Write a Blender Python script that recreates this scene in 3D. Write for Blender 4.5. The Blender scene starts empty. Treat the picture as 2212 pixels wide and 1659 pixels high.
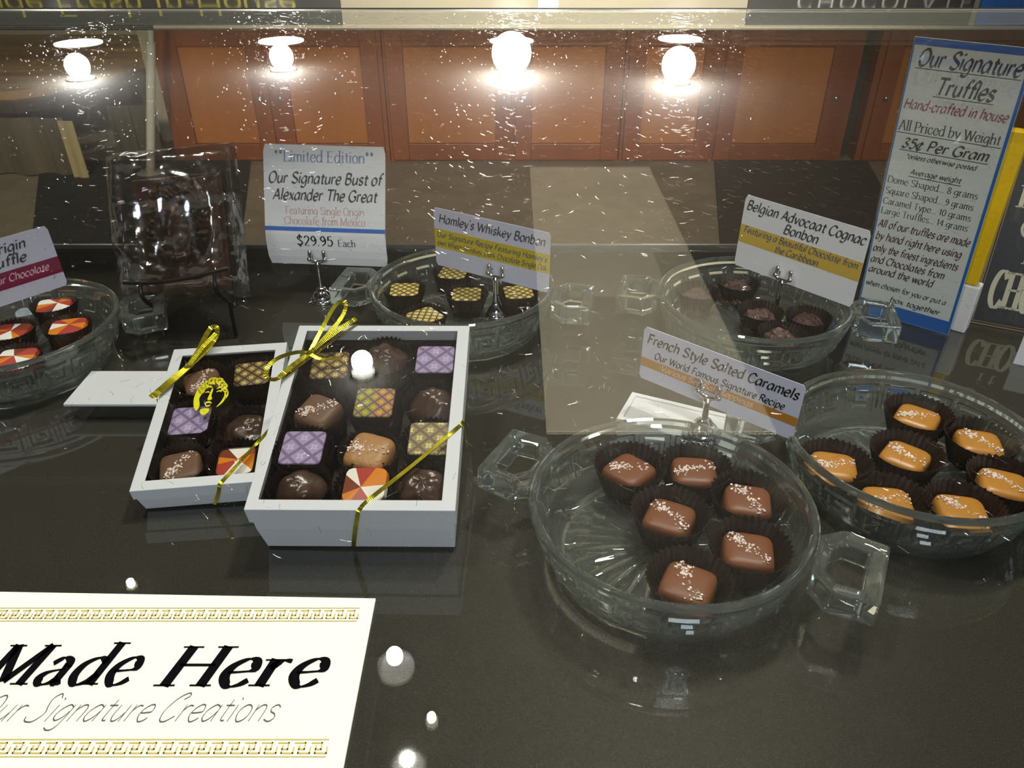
import bpy, math, random
from math import sin, cos, pi, radians
from mathutils import Vector, Matrix
random.seed(7)
S = bpy.context.scene
COL = S.collection

# ------------------------------------------------------------------ camera
cam_d = bpy.data.cameras.new('camera'); cam = bpy.data.objects.new('camera', cam_d); COL.objects.link(cam)
cam_d.sensor_width = 36; cam_d.lens = 36*1690/2212; cam_d.clip_start = .004; cam_d.clip_end = 60
cam.location = (0, 0, .29); cam.rotation_euler = (radians(90-32.7), 0, 0)
S.camera = cam
# ------------------------------------------------------------------ world, exposure, lights
S.view_settings.view_transform = 'Standard'; S.view_settings.look = 'None'
S.view_settings.exposure = 0.12; S.view_settings.gamma = 1; S.view_settings.use_curve_mapping = False
w = bpy.data.worlds.new('world'); S.world = w; w.use_nodes = True
w.node_tree.nodes['Background'].inputs[0].default_value = (.95, .93, .84, 1)
w.node_tree.nodes['Background'].inputs[1].default_value = .17
S.cycles.max_bounces = 14; S.cycles.transmission_bounces = 12; S.cycles.transparent_max_bounces = 16
S.cycles.glossy_bounces = 6; S.cycles.diffuse_bounces = 3; S.cycles.sample_clamp_indirect = 8; S.cycles.sample_clamp_direct = 0
S.cycles.use_denoising = True

def area(name, loc, size, power, col=(1, .96, .88), target=None, shape='DISK', spread=180, sy=None):
    d = bpy.data.lights.new(name, 'AREA'); d.shape = shape; d.size = size; d.energy = power; d.color = col
    if sy: d.size_y = sy
    d.spread = radians(spread)
    o = bpy.data.objects.new(name, d); COL.objects.link(o); o.location = loc
    if target is not None:
        o.rotation_euler = (Vector(target)-Vector(loc)).to_track_quat('-Z', 'Y').to_euler()
    return o
# ceiling lamps of the shop (their housings are built further down)
FAR = [(-4.176, 7.976), (-2.325, 8.421), (-.005, 8.193), (1.567, 7.81), (-5.096, 9.904), (-2.751, 10.06), (-.006, 10.06), (2.029, 10.2)]
NEAR = [(-.578, 2.583), (-.282, 1.229)]
SMALL = [(-1.028, 1.485), (-.182, 1.082)]
FARR = [.11, .115, .19, .155]
def bulb(name, loc, r, power, col=(1, .97, .93)):
    d = bpy.data.lights.new(name, 'POINT'); d.shadow_soft_size = r; d.energy = power; d.color = col
    o = bpy.data.objects.new(name, d); COL.objects.link(o); o.location = loc; return o
for i, (x, y) in enumerate(FAR):
    if i < 4: bulb('far_lamp', (x, y, 1.735-FARR[i]), FARR[i], 95*(FARR[i]/.11)**2)
    else: area('far_lamp', (x, y, 1.73), .52, 60, (1, .97, .93))
bulb('near_lamp', (NEAR[0][0], NEAR[0][1], 1.69), .040, 9); bulb('near_lamp', (NEAR[1][0], NEAR[1][1], 1.70), .020, .5)
for x, y in SMALL: bulb('small_lamp', (x, y, 1.725), .010, .4, (1, .85, .5))
area('overhead_key', (.45, .78, 1.70), .16, 20, (1, .95, .86), (.1, .4, 0))  # key lights added over the case for highlights, without fittings
area('overhead_key', (-.5, .35, 1.70), .14, 12, (1, .95, .87), (-.1, .4, 0))
area('overhead_key', (.1, .55, 1.70), .10, 6, (1, .95, .87), (.1, .4, 0))
area('cool_front_fill', (.3, -1.9, 1.15), 1.0, 26, (.78, .85, 1.0), (0, .5, .1))  # cool light added from the front for cards and box fronts
area('room_fill', (.4, -.9, 1.5), .8, 28, (1, .93, .80), (.2, 4.2, .05), spread=52)  # fill added behind the camera to brighten cabinets and back wall
area('ceiling_fill', (.3, -.6, 1.0), .4, 60, (1, .95, .84), (.4, 3.7, 1.75), spread=50)  # light added to brighten the cream ceiling panel for its reflection
area('room_fill', (-1.2, -.8, 1.5), .6, 18, (1, .90, .68), (-2.6, 4.3, -.3), spread=50)  # warm fill added for the table and cloths at left

# ------------------------------------------------------------------ materials
def mat(name, col=(.5, .5, .5), rough=.5, metal=0, spec=.5, coat=0, trans=0, ior=1.5, sss=0, bump=None):
    m = bpy.data.materials.new(name); m.use_nodes = True
    b = m.node_tree.nodes['Principled BSDF']; I = b.inputs
    I['Base Color'].default_value = (*col, 1); I['Roughness'].default_value = rough; I['Metallic'].default_value = metal
    I['Specular IOR Level'].default_value = spec; I['Coat Weight'].default_value = coat
    I['Transmission Weight'].default_value = trans; I['IOR'].default_value = ior
    if sss: I['Subsurface Weight'].default_value = sss; I['Subsurface Radius'].default_value = (.004, .002, .001); I['Subsurface Scale'].default_value = 1
    if bump:
        sc, st, dist = bump
        T = m.node_tree; n = T.nodes.new('ShaderNodeTexNoise'); n.inputs['Scale'].default_value = sc; n.inputs['Detail'].default_value = 4
        tc = T.nodes.new('ShaderNodeTexCoord'); T.links.new(tc.outputs['Object'], n.inputs['Vector'])
        bp = T.nodes.new('ShaderNodeBump'); bp.inputs['Strength'].default_value = st; bp.inputs['Distance'].default_value = dist
        T.links.new(n.outputs['Fac'], bp.inputs['Height']); T.links.new(bp.outputs[0], I['Normal'])
    return m
def noise_col(m, sc, c1, c2, detail=4, stretch=(1, 1, 1), lo=.35, hi=.65):
    T = m.node_tree; b = T.nodes['Principled BSDF']
    tc = T.nodes.new('ShaderNodeTexCoord'); mp = T.nodes.new('ShaderNodeMapping'); mp.inputs['Scale'].default_value = stretch
    n = T.nodes.new('ShaderNodeTexNoise'); n.inputs['Scale'].default_value = sc; n.inputs['Detail'].default_value = detail
    r = T.nodes.new('ShaderNodeValToRGB'); r.color_ramp.elements[0].color = (*c1, 1); r.color_ramp.elements[1].color = (*c2, 1)
    r.color_ramp.elements[0].position = lo; r.color_ramp.elements[1].position = hi
    T.links.new(tc.outputs['Object'], mp.inputs[0]); T.links.new(mp.outputs[0], n.inputs['Vector'])
    T.links.new(n.outputs['Fac'], r.inputs[0]); T.links.new(r.outputs[0], b.inputs['Base Color'])
    return m
def pane_mat(name, tint, rough=.0, extra=0.0, bump=None, ior=1.5, glossy_col=(1, 1, 1)):
    m = bpy.data.materials.new(name); m.use_nodes = True; T = m.node_tree; T.nodes.clear()
    o = T.nodes.new('ShaderNodeOutputMaterial'); mx = T.nodes.new('ShaderNodeMixShader')
    t = T.nodes.new('ShaderNodeBsdfTransparent'); t.inputs[0].default_value = (*tint, 1)
    g = T.nodes.new('ShaderNodeBsdfGlossy'); g.inputs['Roughness'].default_value = rough; g.inputs[0].default_value = (*glossy_col, 1)
    f = T.nodes.new('ShaderNodeFresnel'); 
    ge = T.nodes.new('ShaderNodeNewGeometry'); mr = T.nodes.new('ShaderNodeMapRange'); mr.inputs['To Min'].default_value = ior; mr.inputs['To Max'].default_value = 1/ior
    T.links.new(ge.outputs['Backfacing'], mr.inputs['Value']); T.links.new(mr.outputs[0], f.inputs[0])
    a = T.nodes.new('ShaderNodeMath'); a.operation = 'ADD'; a.inputs[1].default_value = extra; a.use_clamp = True
    T.links.new(f.outputs[0], a.inputs[0]); T.links.new(a.outputs[0], mx.inputs[0])
    T.links.new(t.outputs[0], mx.inputs[1]); T.links.new(g.outputs[0], mx.inputs[2]); T.links.new(mx.outputs[0], o.inputs[0])
    if bump:
        sc, st, dist = bump
        n = T.nodes.new('ShaderNodeTexNoise'); n.inputs['Scale'].default_value = sc; n.inputs['Detail'].default_value = 3
        tc = T.nodes.new('ShaderNodeTexCoord'); T.links.new(tc.outputs['Object'], n.inputs['Vector'])
        bp = T.nodes.new('ShaderNodeBump'); bp.inputs['Strength'].default_value = st; bp.inputs['Distance'].default_value = dist
        T.links.new(n.outputs['Fac'], bp.inputs['Height']); T.links.new(bp.outputs[0], g.inputs['Normal']); T.links.new(bp.outputs[0], f.inputs['Normal'])
    return m
def glass_mat(name, col=(.95, .975, .955), mixt=.03, haze=.035):
    m = bpy.data.materials.new(name); m.use_nodes = True; T = m.node_tree; T.nodes.clear()
    o = T.nodes.new('ShaderNodeOutputMaterial'); mx = T.nodes.new('ShaderNodeMixShader'); mx.inputs[0].default_value = mixt
    g = T.nodes.new('ShaderNodeBsdfGlass'); g.inputs['IOR'].default_value = 1.5; g.inputs['Roughness'].default_value = 0; g.inputs[0].default_value = (*col, 1)
    t = T.nodes.new('ShaderNodeBsdfTransparent')
    T.links.new(g.outputs[0], mx.inputs[1]); T.links.new(t.outputs[0], mx.inputs[2])
    m2 = T.nodes.new('ShaderNodeMixShader'); m2.inputs[0].default_value = haze; df = T.nodes.new('ShaderNodeBsdfDiffuse'); df.inputs[0].default_value = (.75, .80, .74, 1)
    T.links.new(mx.outputs[0], m2.inputs[1]); T.links.new(df.outputs[0], m2.inputs[2]); T.links.new(m2.outputs[0], o.inputs[0])
    return m
def lattice_mat(name, base, line, flower, k=3.0, bumpy=False, split=None):
    """diagonal lattice with a small flower in each lozenge, in the UV of a bonbon top"""
    m = mat(name, base, .45, spec=.3); T = m.node_tree; b = T.nodes['Principled BSDF']
    def M(op, a, c=None, v=None):
        n = T.nodes.new('ShaderNodeMath'); n.operation = op
        for i, q in enumerate((a, c)):
            if q is None: continue
            if isinstance(q, (int, float)): n.inputs[i].default_value = q
            else: T.links.new(q, n.inputs[i])
        return n.outputs[0]
    uv = T.nodes.new('ShaderNodeUVMap'); sp = T.nodes.new('ShaderNodeSeparateXYZ'); T.links.new(uv.outputs[0], sp.inputs[0])
    u, v = sp.outputs[0], sp.outputs[1]
    p = M('MULTIPLY', M('ADD', u, v), k*.5); q = M('ADD', M('MULTIPLY', M('SUBTRACT', u, v), k*.5), 20)
    fp = M('SUBTRACT', M('FRACT', p), .5); fq = M('SUBTRACT', M('FRACT', q), .5)
    mx = M('MAXIMUM', M('ABSOLUTE', fp), M('ABSOLUTE', fq)); isl = M('GREATER_THAN', mx, .40)
    r = M('SQRT', M('ADD', M('MULTIPLY', fp, fp), M('MULTIPLY', fq, fq)))
    an = M('ARCTAN2', fq, fp); pet = M('ADD', M('MULTIPLY', M('COSINE', M('MULTIPLY', an, 4.0)), .07), .21)
    isf = M('LESS_THAN', r, pet); ctr = M('LESS_THAN', r, .055); isf = M('SUBTRACT', isf, ctr)
    def mixc(fac, c1, c2):
        n = T.nodes.new('ShaderNodeMix'); n.data_type = 'RGBA'; T.links.new(fac, n.inputs[0])
        for i, c in ((6, c1), (7, c2)):
            if isinstance(c, tuple): n.inputs[i].default_value = (*c, 1)
            else: T.links.new(c, n.inputs[i])
        return n.outputs[2]
    if split:
        sd = M('GREATER_THAN', u, 0.05); base, flower = mixc(sd, base, split[0]), mixc(sd, flower, split[1])
    c = mixc(isl, mixc(isf, base, flower), line); T.links.new(c, b.inputs['Base Color'])
    bp = T.nodes.new('ShaderNodeBump'); bp.inputs['Distance'].default_value = .0005; bp.inputs['Strength'].default_value = .8 if bumpy else .35
    T.links.new(M('SUBTRACT', M('MULTIPLY', isf, .5), isl), bp.inputs['Height']); T.links.new(bp.outputs[0], b.inputs['Normal'])
    return m

M_ = {}
M_['glass'] = glass_mat('pressed_glass')
M_['pane'] = pane_mat('pane_glass', (.975, .985, .975))
M_['film'] = pane_mat('window_film', (.93, .92, .90), .16, .0, None, 1.22)
M_['bag'] = pane_mat('cellophane', (.84, .82, .80), .13, .20, (20, .9, .014))
M_['acrylic'] = pane_mat('clear_acrylic', (.90, .92, .91), .03, .03)
M_['sticker'] = pane_mat('clear_sticker', (.9, .9, .88), .1, .04)
M_['chrome'] = mat('chrome', (.82, .81, .84), .09, 1)
M_['paper'] = mat('white_paper', (.78, .78, .80), .55, spec=.3)
M_['tag'] = mat('card_stock', (.62, .62, .74), .6, spec=.3)
M_['sign'] = mat('gloss_sign_paper', (.90, .90, .88), .35, spec=.5)
M_['cream'] = mat('cream_paper', (.78, .755, .60), .6, spec=.3)
M_['box'] = mat('white_card_box', (.60, .61, .62), .5, spec=.3)
M_['ink'] = mat('black_ink', (.004, .004, .005), .9, spec=.0)
M_['sink'] = mat('soft_black_ink', (.05, .05, .055), .6)
M_['greyink'] = mat('grey_ink', (.10, .10, .11), .6)
M_['blueink'] = mat('pale_blue_ink', (.22, .30, .48), .6)
M_['pinkink'] = mat('pale_red_ink', (.62, .40, .36), .6)
M_['redink'] = mat('dark_red_ink', (.42, .09, .14), .6)
M_['plumink'] = mat('plum_ink', (.13, .05, .08), .6)
M_['blue'] = mat('blue_print', (.03, .14, .55), .4)
M_['blue2'] = mat('bright_blue_print', (.015, .17, .62), .4)
M_['yellow'] = mat('yellow_band', (.62, .47, .0), .5)
M_['mustard'] = mat('mustard_band', (.62, .42, .05), .5)
M_['orange'] = mat('orange_band', (.50, .20, .01), .5)
M_['magenta'] = mat('magenta_band', (.22, .004, .05), .5)
M_['pinktext'] = mat('pink_text', (.80, .45, .55), .5)
M_['orgtext'] = mat('pale_orange_text', (.85, .55, .35), .5)
M_['gold_ink'] = mat('gold_ink', (.46, .38, .10), .45)
M_['cup'] = noise_col(mat('brown_glassine', (.02, .011, .008), .5, spec=.35), 300, (.016, .009, .007), (.038, .021, .015))
M_['milk'] = mat('milk_chocolate', (.175, .062, .024), .42, spec=.3, sss=.15, bump=(90, .25, .001))
M_['milk2'] = mat('milk_chocolate_dull', (.15, .080, .048), .45, spec=.3, bump=(90, .25, .001))
M_['caramel'] = mat('caramel', (.45, .20, .030), .34, spec=.4, sss=.2, bump=(90, .2, .001))
M_['caramel2'] = mat('caramel_pale', (.42, .21, .075), .4, spec=.4, bump=(400, .5, .001))
M_['dark'] = mat('dark_chocolate', (.030, .013, .009), .36, spec=.4)
M_['dome'] = mat('glossy_brown_chocolate', (.062, .033, .023), .27, spec=.6, bump=(160, .5, .0012))
M_['rocky'] = mat('rough_chocolate', (.075, .034, .024), .32, spec=.6, bump=(420, .9, .003))
M_['bust'] = noise_col(mat('bust_chocolate', (.08, .035, .018), .30, spec=.5, bump=(120, .5, .002)), 40, (.035, .015, .008), (.09, .038, .02))
M_['salt'] = mat('salt', (.80, .66, .58), .3, spec=.5)
M_['goldlat'] = lattice_mat('gold_transfer', (.24, .17, .07), (.07, .035, .015), (.62, .50, .15), 2.6)
M_['goldlat2'] = lattice_mat('gold_transfer_pale', (.30, .24, .12), (.17, .12, .07), (.66, .62, .24), 2.1)
M_['yellat'] = lattice_mat('yellow_transfer', (.42, .32, .08), (.045, .018, .01), (.78, .66, .16), 3.4)
M_['lilac'] = lattice_mat('lilac_transfer', (.36, .29, .47), (.20, .14, .27), (.50, .43, .63), 1.8, True)
M_['multi'] = lattice_mat('green_orange_transfer', (.30, .28, .03), (.14, .08, .12), (.48, .44, .02), 2.8, split=((.42, .22, .06), (.78, .36, .03)))
M_['white'] = mat('white_shell', (.86, .82, .74), .3, spec=.5)
M_['fo'] = mat('orange_shell', (.70, .22, .015), .28, spec=.5)
M_['fr'] = mat('red_shell', (.42, .055, .04), .28, spec=.5)
M_['fb'] = mat('brown_shell', (.20, .045, .02), .28, spec=.5)
M_['ribbon'] = mat('metallic_ribbon', (.80, .70, .04), .22, 1)
M_['emblem'] = mat('yellow_foil', (.72, .66, .01), .4, 0)
M_['wire'] = mat('dark_wire', (.02, .015, .013), .35, .6)
M_['plaque'] = mat('black_plaque', (.008, .008, .009), .35)
M_['plaquegold'] = mat('antique_gold', (.18, .13, .06), .5)
M_['bone'] = mat('bone_paint', (.46, .44, .33), .5)
M_['pyel'] = mat('yellow_card', (.78, .50, .0), .4)
M_['rubber'] = mat('brown_rubber', (.035, .025, .014), .7)
M_['rail'] = mat('brushed_rail', (.17, .165, .135), .35, .4)
M_['ledge'] = mat('polished_ledge', (.012, .012, .011), .04, spec=.9, coat=1)
m = mat('black_shelf', (.010, .010, .008), .035, spec=.5, ior=1.85); noise_col(m, 1400, (.034, .032, .025), (.062, .059, .046), 2, lo=.5, hi=.8); M_['shelf'] = m
M_['cab'] = noise_col(mat('cabinet_wood', rough=.42, spec=.3), 5, (.19, .050, .013), (.25, .070, .018), 5, (1, 1, .1))
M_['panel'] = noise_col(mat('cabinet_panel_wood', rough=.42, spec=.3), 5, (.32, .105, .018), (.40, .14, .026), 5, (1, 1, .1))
M_['gap'] = mat('dark_gap', (.02, .012, .008), .8)
M_['knob'] = mat('knob_metal', (.7, .7, .66), .25, 1)
M_['counter'] = mat('back_counter', (.10, .08, .06), .4)
M_['wall'] = mat('cream_wall', (.40, .36, .26), .8)
M_['floor'] = noise_col(mat('taupe_floor', rough=.6), 9, (.20, .175, .125), (.26, .225, .165))
M_['mat'] = noise_col(mat('dark_sheet', rough=.8), 20, (.018, .019, .02), (.03, .03, .03))  # for the added floor sheets: floor with no ceiling mirrored over it
M_['sheet2'] = mat('brown_sheet', (.05, .045, .036), .8)
M_['ceil'] = mat('dark_ceiling', (.030, .027, .02), .9)
M_['ceilp'] = mat('cream_ceiling', (.50, .46, .36), .9)
M_['table'] = noise_col(mat('table_wood', rough=.5), 3, (.16, .07, .022), (.36, .22, .075), 6, (.3, 3, 1))
M_['tedge'] = mat('dark_table_edge', (.022, .010, .007), .5)
M_['cloth'] = noise_col(mat('olive_cloth', rough=.9), 6, (.055, .045, .03), (.10, .085, .055), 4, (3, 1, .1))
M_['cloth2'] = mat('pale_cloth', (.33, .27, .13), .9)
M_['pole'] = mat('white_pole', (.50, .49, .42), .5)
M_['board'] = mat('dark_signboard', (.035, .035, .032), .6)
M_['chalkgold'] = mat('gold_lettering', (.40, .36, .06), .5)
M_['chalk'] = mat('grey_lettering', (.45, .45, .42), .5)
M_['lampwhite'] = mat('white_trim', (.7, .7, .68), .5)
M_['scratch'] = pane_mat('scratch_glint', (.97, .98, .97), .10, .45)

# ------------------------------------------------------------------ mesh builder
class MB:
    def __init__(s): s.v = []; s.f = []; s.m = []; s.uv = {}
    def add(s, vs, fs, mi=0):
        k = len(s.v); s.v += [tuple(p) for p in vs]
        for f in fs: s.f.append(tuple(k+i for i in f)); s.m.append(mi)
    def box(s, lo, hi, mi=0, M=None):
        x0, y0, z0 = lo; x1, y1, z1 = hi
        vs = [Vector(p) for p in ((x0, y0, z0), (x1, y0, z0), (x1, y1, z0), (x0, y1, z0), (x0, y0, z1), (x1, y0, z1), (x1, y1, z1), (x0, y1, z1))]
        if M: vs = [M @ p for p in vs]
        s.add(vs, [(3, 2, 1, 0), (4, 5, 6, 7), (0, 1, 5, 4), (1, 2, 6, 5), (2, 3, 7, 6), (3, 0, 4, 7)], mi)
    def prism(s, pts, z0, z1, mi=0):
        n = len(pts); vs = [(x, y, z0) for x, y in pts]+[(x, y, z1) for x, y in pts]
        s.add(vs, [tuple(range(n-1, -1, -1)), tuple(range(n, 2*n))]+[(i, (i+1) % n, n+(i+1) % n, n+i) for i in range(n)], mi)
    def lathe(s, prof, n=48, mi=0, off=(0, 0, 0), rad=None):
        vs = []
        for r, z in prof:
            for i in range(n):
                a = 2*pi*i/n; rr = rad(r, z, a) if rad else r
                vs.append((off[0]+rr*cos(a), off[1]+rr*sin(a), off[2]+z))
        fs = []
        for j in range(len(prof)-1):
            for i in range(n): fs.append((j*n+i, j*n+(i+1) % n, (j+1)*n+(i+1) % n, (j+1)*n+i))
        s.add(vs, fs, mi)
    def tube(s, pts, r, n=8, mi=0, closed=False):
        pts = [Vector(p) for p in pts]; N = len(pts); vs = []; up = Vector((0, 0, 1)); prev = None
        for i, p in enumerate(pts):
            a = pts[(i-1) % N] if closed or i > 0 else p; b = pts[(i+1) % N] if closed or i < N-1 else p
            d = (b-a).normalized()
            if prev is None:
                u = up.cross(d)
                if u.length < .1: u = Vector((1, 0, 0)).cross(d)
            else: u = prev-d*prev.dot(d)
            u.normalize(); prev = u; w_ = d.cross(u); rr = r[i] if isinstance(r, (list, tuple)) else r
            vs += [p+u*rr*cos(2*pi*k/n)+w_*rr*sin(2*pi*k/n) for k in range(n)]
        fs = [(i*n+k, i*n+(k+1) % n, ((i+1) % N)*n+(k+1) % n, ((i+1) % N)*n+k) for i in range(N if closed else N-1) for k in range(n)]
        if not closed: fs += [tuple(range(n-1, -1, -1)), tuple((N-1)*n+k for k in range(n))]
        s.add(vs, fs, mi)
    def sphere(s, c, r, n=12, mi=0, sc=(1, 1, 1)):
        vs = [(c[0], c[1], c[2]-r*sc[2])]; m_ = n//2
        for j in range(1, m_):
            t = -pi/2+pi*j/m_
            for i in range(n): vs.append((c[0]+r*sc[0]*cos(t)*cos(2*pi*i/n), c[1]+r*sc[1]*cos(t)*sin(2*pi*i/n), c[2]+r*sc[2]*sin(t)))
        vs.append((c[0], c[1], c[2]+r*sc[2])); L = len(vs)-1
        fs = [(0, 1+(i+1) % n, 1+i) for i in range(n)]
        for j in range(m_-2):
            for i in range(n): fs.append((1+j*n+i, 1+j*n+(i+1) % n, 1+(j+1)*n+(i+1) % n, 1+(j+1)*n+i))
        fs += [(L, L-n+i, L-n+(i+1) % n) for i in range(n)]
        s.add(vs, fs, mi)
    def build(s, name, mats, parent=None, M=None, smooth=False, uv=None):
        me = bpy.data.meshes.new(name); me.from_pydata([tuple(p) for p in s.v], [], s.f)
        for q in (mats if isinstance(mats, (list, tuple)) else [mats]): me.materials.append(M_[q] if isinstance(q, str) else q)
        me.polygons.foreach_set('material_index', s.m)
        if smooth: me.polygons.foreach_set('use_smooth', [True]*len(me.polygons))
        if uv:
            l = me.uv_layers.new(name='UVMap')
            for lp in me.loops: l.data[lp.index].uv = uv(me.vertices[lp.vertex_index].co)
        me.update()
        if smooth and smooth != 'all':
            try: me.set_sharp_from_angle(angle=radians(smooth if isinstance(smooth, (int, float)) and smooth > 1 else 40))
            except Exception: pass
        o = bpy.data.objects.new(name, me); COL.objects.link(o)
        if parent is not None: o.parent = parent
        if M is not None: o.matrix_local = M
        return o
def bevel(o, wdt, seg=2):
    b = o.modifiers.new('bevel', 'BEVEL'); b.width = wdt; b.segments = seg; b.limit_method = 'ANGLE'; return o
def tag(o, label=None, cat=None, group=None, kind=None):
    if label: o['label'] = label
    if cat: o['category'] = cat
    if group: o['group'] = group
    if kind: o['kind'] = kind
    return o
def empty(name, M, label=None, cat=None, group=None):
    o = bpy.data.objects.new(name, None); COL.objects.link(o); o.empty_display_size = .01
    o.matrix_world = M if isinstance(M, Matrix) else Matrix.Translation(M)
    return tag(o, label, cat, group)
def struct(o): o['kind'] = 'structure'; return o
def copy_tree(o, M=None, label=None):
    c = o.copy(); COL.objects.link(c)
    for ch in list(o.children):
        k = ch.copy(); COL.objects.link(k); k.parent = c
        for g in ch.children:
            e = g.copy(); COL.objects.link(e); e.parent = k
    if M is not None: c.matrix_world = M
    if label: c['label'] = label
    return c
def crom(pts, n=6, closed=False):
    P = [tuple(p) for p in pts]; out = []; L = len(P)
    for i in range(L if closed else L-1):
        g = lambda k: P[k % L] if closed else P[max(0, min(L-1, k))]
        a, b, c, d = g(i-1), g(i), g(i+1), g(i+2)
        for j in range(n):
            t = j/n
            out.append(tuple(.5*((2*b[k])+(-a[k]+c[k])*t+(2*a[k]-5*b[k]+4*c[k]-d[k])*t*t+(-a[k]+3*b[k]-3*c[k]+d[k])*t**3) for k in range(len(b))))
    if not closed: out.append(P[-1])
    return out

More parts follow.
